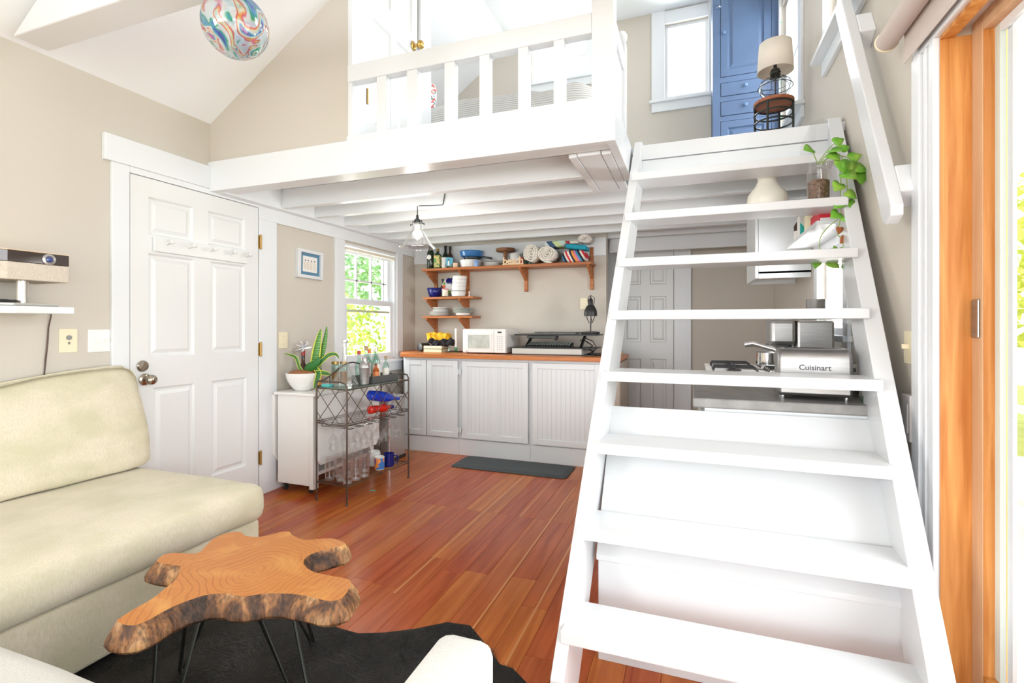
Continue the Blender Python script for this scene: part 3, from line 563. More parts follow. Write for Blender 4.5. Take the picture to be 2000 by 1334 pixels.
# ================================================================== SLAB TABLE
top=[(-1.393,.85),(-1.404,.895),(-1.41,.946),(-1.434,1.007),(-1.456,1.05),(-1.51,1.102),(-1.544,1.104),(-1.617,1.102),(-1.644,1.143),(-1.626,1.163),(-1.584,1.175),(-1.55,1.193),(-1.575,1.24),(-1.600,1.285),(-1.604,1.329),(-1.579,1.36),(-1.55,1.362),(-1.513,1.347),(-1.464,1.356),(-1.438,1.387),(-1.420,1.418),(-1.393,1.428),(-1.365,1.412),(-1.313,1.395),(-1.277,1.397),(-1.248,1.417),(-1.205,1.435),(-1.145,1.425),(-1.136,1.40),(-1.164,1.361),(-1.186,1.32),(-1.182,1.275),(-1.149,1.243),(-1.097,1.222),(-1.041,1.22),(-.960,1.219),(-.928,1.175),(-.918,1.125),(-.945,1.106),(-.993,1.106),(-1.04,1.104),(-1.089,1.093),(-1.126,1.08),(-1.157,1.061),(-1.177,1.044),(-1.205,1.04),(-1.23,1.04),(-1.262,1.03),(-1.289,1.010),(-1.306,.977),(-1.316,.945),(-1.318,.91),(-1.317,.881),(-1.323,.853),(-1.346,.842),(-1.379,.843)]
tb=thing('slab_coffee_table','live-edge wooden slab coffee table on dark hairpin legs','table',(-1.28,1.17,0))
def dense(P,k=3):
    n=len(P); o=[]
    for i in range(n):
        p0,p1,p2,p3=[Vector(P[(i+j-1)%n]) for j in range(4)]
        for q in range(k):
            t=q/k; o.append(.5*((2*p1)+(-p0+p2)*t+(2*p0-5*p1+4*p2-p3)*t*t+(-p0+3*p1-3*p2+p3)*t**3))
    return o
D=dense(top,4); n=len(D); rings=[]
nor=[]
for i in range(n):
    t=(D[(i+3)%n]-D[i-3]).normalized(); nor.append(Vector((-t.y,t.x)))
area2=sum(D[i].x*D[(i+1)%n].y-D[(i+1)%n].x*D[i].y for i in range(n)); sg=-1 if area2>0 else 1
for off,z,ns in ((0,.4405,0),(.003,.436,.2),(.012,.424,1),(.020,.410,1.2),(.026,.398,1.2),(.027,.388,1),(.018,.378,.6)):
    rings.append([(p+nor[i]*sg*(off+ns*.009*(NZ.noise(Vector((p.x*38,p.y*38,z*14)))))) .to_3d()+Vector((0,0,z+(0 if ns==0 else ns*.003*NZ.noise(Vector((p.x*25,p.y*25,9)))))) for i,p in enumerate(D)])
sd=MB(); 
for r_ in rings: sd.v+=[tuple(p) for p in r_]
for j in range(len(rings)-1):
    for i in range(n): sd.f.append((j*n+i,j*n+(i+1)%n,(j+1)*n+(i+1)%n,(j+1)*n+i))
sd.f.append(tuple((len(rings)-1)*n+i for i in range(n)))
tp=MB(); tp.v=[tuple(p) for p in rings[0]]; tp.f=[tuple(range(n))]
tpo=tp.build('slab_top',SLABW,tb,True); sd.build('live_edge',BARK,tpo,True,smooth=True)
for (fx,fy),(cx,cy) in (((-1.648,1.207),(-1.50,1.19)),((-1.34,1.484),(-1.34,1.33)),((-1.307,.877),(-1.375,1.0)),((-1.005,1.129),(-1.16,1.13))):
    ux,uy=(fy-cy),-(fx-cx); m_=math.hypot(ux,uy) or 1; ux,uy=ux/m_*.058,uy/m_*.058
    cx2,cy2=cx,cy
    pts=[(cx2+ux,cy2+uy,.378),(fx+ux*.12,fy+uy*.12,.016),(fx,fy,.009),(fx-ux*.12,fy-uy*.12,.016),(cx2-ux,cy2-uy,.378)]
    lg=MB().tube(pts,.0058,8).box(cx2-.04,cx2+.04,cy2-.03,cy2+.03,.374,.379).build('leg',BLACKM,tb,True,smooth=True)
    MB().lathe([(.009,.0),(.010,.004),(.007,.014)],fx,fy,.0065,10).build('foot_cap',BLACK,lg,True,smooth=True)
# ================================================================== LEFT WALL THINGS
fs=thing('floating_shelf','small white floating wall shelf with clipped corners under the projector','shelf',(-2.885,1.2,1.255))
MB().prism([(-2.885,1.408),(-2.60,1.408),(-2.60,1.204),(-2.72,1.01),(-2.885,1.01)],.03,'xy',1.252).build('board',WHITEG,fs,True,bev=.002)
pj_=thing('projector','home projector with glossy dark front and fabric lower half on a metal stand','projector',(-2.74,1.3,1.282))
MB().prism([(-2.86,1.375),(-2.69,1.382),(-2.64,1.37),(-2.61,1.20),(-2.69,1.03),(-2.86,1.03)],.012,'xy',1.283).build('base_plate',mat('stand_silver',(.66,.65,.62),.3,.6),pj_,True,bev=.004)
MB().lathe([(.021,0),(.021,.10)],-2.68,1.262,1.295,20).build('stand_pole',mat('stand_pole_metal',(.68,.66,.60),.25,.8),pj_,True,smooth=True)
bd=[(-2.86,1.399),(-2.62,1.399),(-2.618,1.186),(-2.70,1.0),(-2.86,1.0)]
MB().prism(bd,.073,'xy',1.391).build('fabric_body',mat('woven_beige',(.52,.45,.37),.9,noise=(70,(.66,.60,.52),(6,6,1),.3,.7)),pj_,True,bev=.004)
MB().prism(bd,.048,'xy',1.464).build('gloss_band',mat('gloss_dark',(.05,.035,.03),.06,0,.8),pj_,True,bev=.002)
MB().prism(bd,.003,'xy',1.512).build('top_plate',PLY,pj_,True)
ln=MB().lathe([(.024,0),(.024,.004),(.016,.007),(.013,.003)],n=24).xf(Matrix.Translation((-2.619,1.324,1.486))@RX).build('lens',mat('lens_ring',(.42,.40,.38),.3,.5),pj_,True,smooth=True)
MB().ball((-2.614,1.324,1.486),.004,.012,.012).build('lens_glass',mat('lens_blue',(.01,.04,.22),.05,0,1),ln,True,smooth=True)
rc=thing('remote_control','small black remote control lying on the projector stand base','remote',(-2.655,1.165,1.296),.12)
MB().box(-.02,.02,-.065,.065,0,.012).build('body',BLACK,rc,bev=.005); MB().lathe([(.010,0),(.009,.002)],0,.03,.012,12).build('button',DARKSLOT,rc)
tag(MB().tube([(-2.87,1.462,1.262),(-2.875,1.452,1.19),(-2.876,1.449,1.12),(-2.876,1.442,1.04),(-2.876,1.432,.92),(-2.876,1.43,.6),(-2.876,1.43,.35)],.0035,6).build('power_cord',mat('brown_cord',(.10,.06,.05),.6),smooth=True),'thin dark power cord hanging from the floating shelf','cord')
p=thing('wall_control','ivory fan control wall plate with round grey dial on the left wall','wall control',(-2.885,1.535,1.126))
B('plate',-2.885,-2.880,1.498,1.573,1.068,1.184,CREAM,p,.002); MB().lathe([(.012,0),(.012,.003)],n=16).xf(Matrix.Translation((-2.880,1.537,1.141))@RX).build('dial',DARKSLOT,p,True); B('button',-2.880,-2.877,1.533,1.541,1.108,1.120,DARKSLOT,p,.0)
p=thing('light_switch','white double light switch plate beside the entry door casing','switch',(-2.885,1.678,1.12))
B('plate',-2.885,-2.880,1.619,1.720,1.064,1.180,PLATEW,p,.002)
for y in (1.652,1.698): B('toggle',-2.880,-2.868,y-.004,y+.004,1.115,1.131,PLATEW,p,.001)
p=thing('light_switch','ivory blank switch plate on the wall right of the entry door','switch',(-2.885,2.895,1.09)); B('plate',-2.885,-2.880,2.849,2.94,1.029,1.151,CREAM,p,.002)
for z in (1.06,1.12): MB().lathe([(.003,0),(.003,.0015)],n=8).xf(Matrix.Translation((-2.88,2.895,z))@RX).build('screw',DARKSLOT,p,True)
p=thing('light_switch','ivory toggle switch plate on the right wall beside the sliding door casing','switch',(.73,2.13,1.12)); B('plate',.724,.73,2.095,2.172,1.064,1.181,CREAM,p,.002); B('toggle',.705,.724,2.128,2.138,1.118,1.134,CREAM,p,.001)
p=thing('dimmer_box','small grey outlet box low on the right wall behind the ladder','outlet',(.73,2.085,.9)); B('box',.700,.73,2.05,2.12,.80,.96,mat('grey_box',(.50,.48,.47),.5),p,.003); B('cover',.696,.70,2.06,2.11,.83,.93,mat('grey_cover',(.42,.41,.40),.4),p,.001)
# picture
pc=thing('framed_picture','white framed shell picture with blue mat hanging beside the window','picture',(-2.885,3.15,1.69))
rt_=Matrix.Translation((0,3.15,1.69))@Matrix.Rotation(math.radians(-1.2),4,'X')@Matrix.Translation((0,-3.15,-1.69))
MB().box(-2.885,-2.85,3.015,3.29,1.575,1.60).box(-2.885,-2.85,3.015,3.29,1.775,1.80).box(-2.885,-2.85,3.015,3.045,1.60,1.775).box(-2.885,-2.85,3.262,3.29,1.60,1.775).xf(rt_).build('frame',WHITEG,pc,True,bev=.002)
MB().box(-2.885,-2.868,3.04,3.268,1.596,1.78).xf(rt_).build('mat_board',mat('denim_blue_mat',(.10,.22,.33),.8),pc,True)
sh_=MB().box(-2.868,-2.864,3.075,3.232,1.626,1.75).xf(rt_).build('print',mat('print_paper',(.78,.76,.73),.8),pc,True)
for i,y in enumerate((3.10,3.13,3.165,3.20)):
    MB().box(-2.864,-2.861,y-.010,y+.010,1.645,1.705).xf(rt_).build('shell_figure',mat('shell_pale%d'%i,(.70,.64,.56),.7),sh_,True,bev=.003)
    MB().ball((-2.861,y,1.716),.002,.006,.006,8,5).xf(rt_).build('shell_tip',mat('shell_dark%d'%i,(.12,.09,.08),.7),sh_,True)
# ================================================================== GLASS GLOBE
gl=thing('glass_globe','swirled multicolour blown glass globe hanging under the sloping ceiling','ornament',(-1.66,1.43,2.36))
def swirl():
    m=bpy.data.materials.new('swirled_glass'); m.use_nodes=True; n=m.node_tree.nodes; L=m.node_tree.links; n.remove(n['Principled BSDF']); o=n['Material Output']
    tc=n.new('ShaderNodeTexCoord'); mp=n.new('ShaderNodeMapping'); mp.inputs['Scale'].default_value=(1,1,.42); mp.inputs['Rotation'].default_value=(.3,.4,.2); L.new(tc.outputs['Object'],mp.inputs[0])
    t=n.new('ShaderNodeTexNoise'); t.inputs['Scale'].default_value=7.5; t.inputs['Detail'].default_value=1.2; t.inputs['Distortion'].default_value=3.2; L.new(mp.outputs[0],t.inputs[0])
    r=n.new('ShaderNodeValToRGB'); e=r.color_ramp.elements; e[0].position=.20; e[0].color=(.10,.02,.25,1); e[1].position=.9; e[1].color=(.9,.15,.25,1)
    for p,c in ((.32,(.02,.12,.60)),(.37,(.05,.45,.75)),(.41,(.02,.45,.15)),(.44,(.75,.90,.95)),(.53,(.92,.93,.95)),(.555,(.80,.10,.25)),(.58,(.95,.45,.08)),(.60,(.92,.85,.60)),(.65,(.80,.90,.92)),(.68,(.05,.35,.70)),(.74,(.6,.1,.4))): x=e.new(p); x.color=sc(c)
    L.new(t.outputs['Fac'],r.inputs[0])
    tr=n.new('ShaderNodeBsdfTransparent'); L.new(r.outputs[0],tr.inputs[0]); d=n.new('ShaderNodeBsdfTranslucent'); L.new(r.outputs[0],d.inputs[0])
    df=n.new('ShaderNodeBsdfDiffuse'); L.new(r.outputs[0],df.inputs[0])
    g=n.new('ShaderNodeBsdfGlossy'); g.inputs['Roughness'].default_value=.02
    a=n.new('ShaderNodeMixShader'); a.inputs[0].default_value=.45; L.new(tr.outputs[0],a.inputs[1]); L.new(d.outputs[0],a.inputs[2])
    a2=n.new('ShaderNodeMixShader'); a2.inputs[0].default_value=.30; L.new(a.outputs[0],a2.inputs[1]); L.new(df.outputs[0],a2.inputs[2])
    lw=n.new('ShaderNodeLayerWeight'); lw.inputs[0].default_value=.3; mu=n.new('ShaderNodeMath'); mu.operation='MULTIPLY_ADD'; mu.inputs[1].default_value=.6; mu.inputs[2].default_value=.06; L.new(lw.outputs['Facing'],mu.inputs[0])
    b=n.new('ShaderNodeMixShader'); L.new(mu.outputs[0],b.inputs[0]); L.new(a2.outputs[0],b.inputs[1]); L.new(g.outputs[0],b.inputs[2]); L.new(b.outputs[0],o.inputs[0]); return m
MB().ball((0,0,0),.118,.118,.118,40,26).build('globe',swirl(),gl,smooth=True)
MB().lathe([(.016,.115),(.014,.13),(.006,.14)],n=14).build('cap',BRASS,gl,smooth=True); MB().tube([(0,0,.135),(0,0,.87)],.0012,5).build('hanging_wire',mat('wire_pale',(.7,.7,.7),.5),gl)
# ================================================================== KITCHEN BASE CABINETS
FY=4.14
cb=[(-2.62,-2.03,(( -2.606,-2.372),(-2.364,-2.042))),(-2.03,-1.335,((-1.995,-1.355),)),(-1.335,-.70,((-1.315,-.715),))]
labels=['white beadboard base cabinet with two doors at the left end of the counter','white base cabinet with one wide door in the middle of the counter','white base cabinet with one wide door behind the ladder']
for (a,b_,doors),lb in zip(cb,labels):
    c_=thing('base_cabinet',lb,'cabinet',((a+b_)/2,4.4,0),group='white kitchen base cabinets')
    mb=MB()
    if a<-2.6: mb.prism([(a,FY+.02),(b_,FY+.02),(b_,4.76),(-2.86,4.76),(-2.86,4.50)],.897,'xy',0)
    else: mb.box(a,b_,FY+.02,4.76,0,.897)
    mb.build('body',CABW,c_,True,bev=.002); B('toe_board',a+.001,b_-.001,FY+.002,FY+.02,0,.148,CABW,c_,.001); B('face_rail',a+.001,b_-.001,FY+.004,FY+.02,.875,.897,CABW,c_,.001)
    for (da,db) in doors:
        w=db-da; st_=.05
        q=MB().box(da,da+st_,FY-.012,FY+.006,.158,.873).box(db-st_,db,FY-.012,FY+.006,.158,.873).box(da+st_,db-st_,FY-.012,FY+.006,.158,.158+st_).box(da+st_,db-st_,FY-.012,FY+.006,.873-st_,.873)
        if -2.03<=a<-1.4: q.box((da+db)/2-.03,(da+db)/2+.03,FY-.012,FY+.006,.158+st_,.873-st_)
        dr=q.build('door',CABW,c_,True,bev=.003)
        bb=MB(); x=da+st_; nb=max(3,int(round((w-2*st_)/.042))); bw=(w-2*st_)/nb
        for i in range(nb): bb.box(x+i*bw+.0004,x+(i+1)*bw-.0004,FY-.004,FY+.006,.158+st_,.873-st_)
        o=bb.build('beadboard',CABW,dr,True,bev=.0006)
        hx=db if db!=doors[-1][1] or w<.4 else db
        if w>.25:
            hx_= db+.006 if db>-2.1 and db<-1.3 and False else (b_-.012 if a<-2.6 else a+.012)
            for z in (.77,.23): MB().lathe([(.005,-.028),(.005,.028)],hx_,FY-.006,z,8).box(hx_-.01,hx_+.01,FY-.006,FY-.002,z-.022,z+.022).build('hinge',CABW,dr,True)
ct=thing('countertop','orange-brown butcher block countertop across the white base cabinets','countertop',(-1.6,4.4,.897))
MB().prism([(-2.635,4.10),(-.56,4.10),(-.56,4.78),(-2.885,4.78),(-2.885,4.50)],.036,'xy',.897).build('board',BUTCH,ct,True,bev=.003)
fr=thing('mini_fridge','narrow taupe mini fridge with long bar handle at the end of the counter','fridge',(-.62,4.4,0))
TAUPE=mat('taupe_door',(.40,.34,.28),.45)
B('body',-.685,-.555,4.17,4.75,.06,.89,TAUPE,fr,.004); dr=B('door',-.683,-.557,4.13,4.168,.08,.885,TAUPE,fr,.004)
MB().tube([(-.625,4.105,.40),(-.625,4.105,.80)],.005,8).tube([(-.625,4.105,.44),(-.645,4.132,.44)],.004,6).tube([(-.625,4.105,.76),(-.645,4.132,.76)],.004,6).build('bar_handle',STEEL,dr,True,smooth=True)
for x_ in (-.67,-.57): MB().lathe([(.014,0),(.014,.06)],x_,4.2,0,10).build('foot',CHROME,fr,True,smooth=True)
# mat
mt=thing('floor_mat','dark grey anti-fatigue mat on the floor before the kitchen counter','mat',(-1.4,3.98,0))
r0=[(-1.93,3.755),(-.92,3.755),(-.92,4.12),(-1.93,4.12)]
def rr(x0,x1,y0_,y1_,r,n=5):
    o=[]
    for cx,cy,a0 in ((x1-r,y0_+r,-PI/2),(x1-r,y1_-r,0),(x0+r,y1_-r,PI/2),(x0+r,y0_+r,PI)):
        o+=[(cx+r*math.cos(a0+i*PI/2/n),cy+r*math.sin(a0+i*PI/2/n)) for i in range(n+1)]
    return o
A_=rr(-1.93,-.92,3.755,4.125,.05); B_=rr(-1.89,-.96,3.795,4.085,.03); n=len(A_); mb=MB(); mb.v=[(x,y,.001) for x,y in A_]+[(x,y,.006) for x,y in A_]+[(x,y,.018) for x,y in B_]
mb.f=[tuple(range(n-1,-1,-1)),tuple(range(2*n,3*n))]+[(j*n+i,j*n+(i+1)%n,(j+1)*n+(i+1)%n,(j+1)*n+i) for j in range(2) for i in range(n)]; mb.build('pad',RUB,mt,True)
# ================================================================== WOODEN WALL SHELVES
ws=thing('wall_shelf','reddish wooden wall shelving unit with one long and two short shelves','shelf',(-2.3,4.66,1.3))
B('long_shelf',-2.655,-.872,4.53,4.765,1.770,1.795,SHELFW,ws,.002); B('short_shelf',-2.655,-2.075,4.55,4.765,1.476,1.498,SHELFW,ws,.002); B('short_shelf',-2.660,-2.085,4.55,4.765,1.278,1.300,SHELFW,ws,.002)
for xc,zb,zt_,sv in ((-2.615,1.03,1.770,(1.770,1.476,1.278)),(-2.235,1.10,1.770,(1.770,1.476,1.278)),(-1.58,1.545,1.770,(1.770,)),(-.91,1.55,1.96,(1.770,))):
    B('cleat',xc-.017,xc+.017,4.752,YN,zb,zt_,SHELFW,ws,.002)
    for z in sv: MB().prism([(4.555,z),(4.752,z),(4.752,z-.115),(4.735,z-.115),(4.555,z-.012)],.022,'yz',xc-.011).build('bracket',SHELFW,ws,True,bev=.002)
# ---- things on the shelves
def bottle(name,label,x,y,z,r,h,m,neck=.35,cap=None,lab=None,lr=None,group=None,sq=False,n=16,rz=0,nr=.38,capr=None):
    o=thing(name,label,'bottle',(x,y,z),rz,group); n=4 if sq else n; f=1.25 if sq else 1
    b=1-neck
    MB().lathe([(r*.9*f,0),(r*f,.006),(r*f,h*b*.86),(r*.8*f,h*b*.97),(r*nr,h*(b+.09)),(r*nr,h*.97),(r*nr*1.1,h)],n=n).build('body',m,o,smooth=not sq)
    if cap: cr=(capr or r*nr*1.15); MB().lathe([(cr,h*.90),(cr,h*1.02),(cr*.9,h*1.03)],n=12).build('cap',cap,o,smooth=True)
    if lab: a_,c_=lr or (.15,.6); MB().lathe([(r*1.012*f,h*b*a_),(r*1.012*f,h*b*c_)],n=n,capb=False,capt=False).build('label',lab,o,smooth=not sq)
    return o
def cup(name,label,cat,x,y,z,prof,m,n=24,group=None,part='body',rz=0,solid=.002):
    o=thing(name,label,cat,(x,y,z),rz,group); MB().lathe(prof,n=n,capt=False).build(part,m,o,smooth=True,solid=solid); return o
ZS=1.795
o=bottle('bottle','tall dark bottle with white hexagonal label at the left end of the top shelf',-2.60,4.62,ZS,.037,.25,DARKG,.2,nr=.5)
MB().lathe([(.028,0),(.028,.004)],n=6).xf(Matrix.Translation((0.004,-.039,.125))@RY@Matrix.Rotation(PI/6,4,'Z')).build('hex_label',LABELW,o)
bottle('olive_oil_bottle','square dark green oil bottle with gold label and gold cap on the top shelf',-2.512,4.62,ZS,.036,.21,DARKG,.26,BRASS,GOLDL,(.1,.92),sq=True,rz=PI/4)
bottle('bottle','dark wine bottle behind the square oil bottle on the top shelf',-2.47,4.71,ZS,.034,.25,DARKG,.35,BLACK,LABELW)
bottle('bottle','small dark bottle with pale label behind the stacked cups on the top shelf',-2.41,4.70,ZS,.03,.24,BROWNG,.35,BLACK,LABELW)
for i in range(4): cup('paper_cup','pale cup nested in the small stack right of the oil bottle, number %s up'%('lowest','second','third','topmost')[i] if False else 'pale cup, %s in the small stack right of the oil bottle'%('lowest','second from bottom','third from bottom','topmost')[i],'cup',-2.435,4.62,ZS+i*.024,[(.024,0),(.032,.045)],WHITEC,group='stacked pale cups')
o=thing('lighthouse_plaque','blue square plaque with a small white lighthouse on the top shelf','plaque',(-2.375,4.60,ZS))
bp=MB().box(-.04,.04,-.004,.004,.025,.115).xf(Matrix.Rotation(.12,4,'Y')).build('panel',mat('sky_plaque',(.12,.42,.58),.5),o,bev=.002)
MB().prism([(-.010,.03),(.012,.03),(.006,.08),(-.004,.08)],.003,'xz',-.008).build('lighthouse',PLATEW,bp); MB().box(-.006,.008,-.009,-.005,.08,.092).build('lantern_room',BLACK,bp)
MB().tube([(-.035,-.01,.045),(-.035,-.012,.0035),(.035,-.012,.0035),(.035,-.01,.045)],.003,6).box(-.035,.035,-.012,.012,0,.006).build('holder',ABRASS,o)
o=thing('candle','small peach candle between the plaque and the casserole','candle',(-2.292,4.59,ZS)); MB().lathe([(.024,0),(.025,.004),(.025,.05),(.022,.053)],n=18).build('wax',mat('peach_wax',(.80,.58,.42),.6),o,smooth=True); MB().tube([(0,0,.05),(0,0,.062)],.001,5).build('wick',BLACK,o)
cup('casserole_dish','white round casserole dish on the top shelf','dish',-2.155,4.665,ZS,[(.085,0),(.10,.008),(.112,.075),(.116,.078)],WHITEC,32)
cup('blue_cup','pale blue cup before the white casserole dish','cup',-2.035,4.545,ZS,[(.020,0),(.025,.063)],LBLUE)
o=cup('frying_pan','black frying pan resting on the white casserole dish','pan',-2.135,4.665,ZS+.079,[(.07,0),(.095,.028)],BLACK,28)
MB().tube([(.09,-.01,.022),(.13,-.02,.03),(.235,-.04,.005)],.008,8,r2=.011).build('handle',BLACK,o,smooth=True)
cup('blue_baking_dish','glossy blue baking dish stacked on the black frying pan','dish',-2.14,4.655,ZS+.109,[(.09,0),(.108,.01),(.120,.05),(.122,.062)],BLUEC,32)
for i in range(3): 
    o=thing('platter','white platter, %s in the stack behind the beach sign'%('lowest','middle','topmost')[i],'platter',(-1.90,4.65,ZS+i*.014),group='white platters on the top shelf'); MB().lathe([(.06,0),(.095,.010),(.097,.012),(.06,.004)],n=28).build('dish',WHITEC,o,smooth=True)
o=thing('cake_stand','turned dark wooden cake stand on the top shelf','cake stand',(-1.765,4.66,ZS)); MB().lathe([(.045,0),(.045,.012),(.028,.03),(.018,.07),(.022,.13),(.035,.150)],n=24).build('stem',BROWN,o,smooth=True); MB().lathe([(.09,.150),(.098,.156),(.098,.178),(.09,.182)],n=32).build('plate',BROWN,o,smooth=True)
cup('white_bowl','white bowl on the top shelf behind the cake stand stem','bowl',-1.67,4.69,ZS,[(.03,0),(.05,.03),(.06,.13)],WHITEC)
for x,y,l in ((-1.575,4.70,'clear glass jar behind the beach sign, left of its dark-lidded twin'),(-1.525,4.71,'clear glass jar behind the beach sign beside the cream towel roll')):
    o=thing('glass_jar',l,'jar',(x,y,ZS)); MB().lathe([(.026,0),(.028,.01),(.028,.12),(.024,.13)],n=16).build('jar_body',GREENG,o,smooth=True); MB().lathe([(.026,.13),(.026,.145)],n=16).build('lid',DARKSLOT,o,smooth=True)
o=thing('small_box','small white packet with red top behind the beach sign','box',(-1.60,4.62,ZS)); MB().box(-.04,.0,-.015,.015,0,.075).build('packet',PLATEW,o,bev=.003); MB().box(.003,.035,-.015,.015,0,.08).build('red_tin',mat('red_tin',(.6,.03,.03),.4),o,bev=.003)
def text(name,body,size,ext,m,parent,M,align='CENTER',off=0,spc=0):
    c=bpy.data.curves.new(name,'FONT'); c.body=body; c.size=size; c.extrude=ext; c.align_x=align; c.materials.append(m); c.resolution_u=3
    if off: c.offset=off
    if spc: c.space_character=spc
    t_=bpy.data.objects.new(name+'_curve',c); COL.objects.link(t_); dg=bpy.context.evaluated_depsgraph_get(); dg.update()
    me=bpy.data.meshes.new_from_object(t_.evaluated_get(dg)); bpy.data.objects.remove(t_)
    o=bpy.data.objects.new(name,me); COL.objects.link(o); o.parent=parent; o.matrix_local=M; return o
o=thing('beach_sign','pale wooden cut-out sign reading beach on the top shelf','sign',(-1.635,4.545,ZS)); MB().box(-.118,.10,-.006,.006,0,.010).build('base_strip',PLY,o)
c_=text('lettering','beach',.098,.004,PLY,o,Matrix.Translation((-.008,0,.009))@Matrix.Rotation(PI/2,4,'X'),off=.002,spc=.93)
def roll(name,label,x,y,z,rx,rz_,L,m,turns=3.2,seed=0,rot=0,group=None):
    o=thing(name,label,'towel',(x,y,z),rot,group); random.seed(seed); pts=[]; N_=70
    for i in range(N_+1):
        t=i/N_; a=t*turns*2*PI; r=.10+.90*t; w=1+.05*math.sin(a*2.3+seed)
        pts.append((rx*r*w*math.cos(a),rz_*r*w*math.sin(a)))
    mb=MB(); th=.0055
    for i in range(N_):
        (a1,b1),(a2,b2)=pts[i],pts[i+1]
        for s1,s2 in ((0,1),):
            k_=1-th/max(rx,rz_)*1.6
            mb.add([(a1,-L/2,b1),(a2,-L/2,b2),(a2,L/2,b2),(a1,L/2,b1)],[(0,1,2,3)])
    mb.build('rolled_cloth',m,o,smooth=True,solid=.0135); return o
roll('rolled_towel','upright oval cream towel roll, left of the two on the top shelf',-1.435,4.585,ZS+.093,.068,.090,.24,TOWELC,3.6,1,group='cream towel rolls')
roll('rolled_towel','rounder cream towel roll, right of the two on the top shelf',-1.278,4.585,ZS+.081,.084,.078,.24,TOWELC,3.8,2,group='cream towel rolls')
o=thing('folded_towel','green and pale striped folded towel on top of the cream rolls','towel',(-1.22,4.67,ZS+.160)); rbox(-.125,.085,-.07,.08,0,.065,.02,8,0,.006,4).build('cloth',GREENT,o,smooth=True)
o=thing('folded_towel','multicoloured striped towel bundle at the right end of the top shelf','towel',(-1.055,4.63,ZS)); rbox(-.105,.125,-.09,.09,0,.108,.04,10,.01,.016,6).build('cloth',STRIPET,o,smooth=True)
o=thing('folded_towel','teal folded towel on the multicoloured striped bundle','towel',(-1.04,4.64,ZS+.128)); rbox(-.085,.115,-.085,.08,0,.045,.018,8,0,.008,7).xf(Matrix.Rotation(.13,4,'Y')).build('cloth',TEAL,o,smooth=True)
roll('rolled_towel','cream roll with red stripes, topmost on the towel pile',-.94,4.65,ZS+.218,.058,.040,.16,TOWELC,2.6,4); o=thing('folded_towel','red and cream striped folded cloth above the teal towel','towel',(-1.07,4.66,ZS+.185)); rbox(-.07,.06,-.06,.06,0,.028,.012,8,0,.004,9).build('cloth',REDT,o,smooth=True)
Z2=1.498
cup('cobalt_bowl','deep cobalt glass bowl on the upper short shelf','bowl',-2.555,4.63,Z2,[(.045,0),(.05,.003),(.068,.04),(.082,.098)],NAVYC,28)
bottle('bottle','brown glass bottle behind the cobalt bowl',-2.52,4.742,Z2,.025,.20,BROWNG,.35,BLACK,LABELW,(.2,.6))
o=thing('floral_plate','white plate with blue and orange flowers leaning on the wall','plate',(-2.435,4.735,Z2+.125)); pm=Matrix.Rotation(math.radians(78),4,'X'); MB().lathe([(.05,0),(.085,.010),(.086,.012),(.05,.004)],n=28).xf(pm).build('dish',WHITEC,o,smooth=True)
for dx,dz,r,mm in ((-.012,.055,.034,NAVYC),(.025,.055,.032,NAVYC),(.045,.03,.028,NAVYC),(.052,.012,.02,NAVYC),(-.062,.028,.014,LEAF),(-.062,-.005,.018,ORCAP),(-.06,-.032,.013,ORCAP),(0.01,-.07,.02,LEAF)):
    MB().lathe([(r,0),(r*.8,.002)],n=7).xf(pm@Matrix.Translation((dx,dz,.013))).build('painted_flower',mm,o)
o=thing('jar_candle','cream candle in a glass jar with pink trim before the floral plate','candle',(-2.405,4.58,Z2)); MB().lathe([(.033,0),(.035,.004),(.035,.085),(.032,.088)],n=20).build('jar',GLASS,o,smooth=True); MB().lathe([(.031,.008),(.031,.078)],n=20).build('wax',mat('cream_wax',(.84,.80,.62),.6),o,smooth=True); MB().lathe([(.0355,.072),(.0355,.082)],n=20,capb=False,capt=False).build('pink_trim',mat('pink_trim',(.75,.25,.30),.6),o,smooth=True)
for i in range(5): cup('white_bowl','white bowl, %s in the bowl stack on the upper short shelf'%('lowest','second from bottom','third from bottom','fourth from bottom','topmost')[i],'bowl',-2.27+.003*i,4.62,Z2+(0,.056,.090,.124,.158)[i],[(.045,0),(.068,.008),(.074,.035),(.076,.055)],WHITEC,28,group='stacked white bowls')
o=thing('salt_shaker','tiny white knob-topped shaker at the right end of the upper short shelf','shaker',(-2.14,4.60,Z2)); MB().lathe([(.011,0),(.011,.006),(.005,.012),(.005,.04),(.008,.045),(.004,.052)],n=12).build('body',PLATEW,o,smooth=True)
Z3=1.300
pl=[(.085,0),(.115,.008),(.117,.011),(.085,.004)]
for i in range(6):
    big=i<3; o=thing('white_plate','white %s plate, %s in the left plate stack'%('dinner' if big else 'side',('lowest','second from bottom','third from bottom','fourth from bottom','fifth from bottom','topmost')[i]),'plate',(-2.505+(0 if big else .01),4.65,Z3+i*.0155),group='left plate stack'); k_=1 if big else .78
    MB().lathe([(a*k_,b) for a,b in [(.085,0),(.113,.010),(.115,.014),(.10,.015),(.08,.006)]],n=28).build('dish',WHITEC,o,smooth=True)
cup('white_bowl','white bowl at the base of the right plate stack','bowl',-2.235,4.65,Z3,[(.05,0),(.07,.01),(.078,.03)],WHITEC,28)
for i in range(4):
    o=thing('white_plate','pale plate, %s on the bowl in the right plate stack'%('lowest','second from bottom','third from bottom','topmost')[i],'plate',(-2.235,4.65,Z3+.031+i*.0135),group='right plate stack'); MB().lathe([(.07,0),(.105,.006),(.107,.009),(.07,.003)],n=28).build('dish',mat('celadon%d'%i,(.74,.80,.76),.2),o,smooth=True)
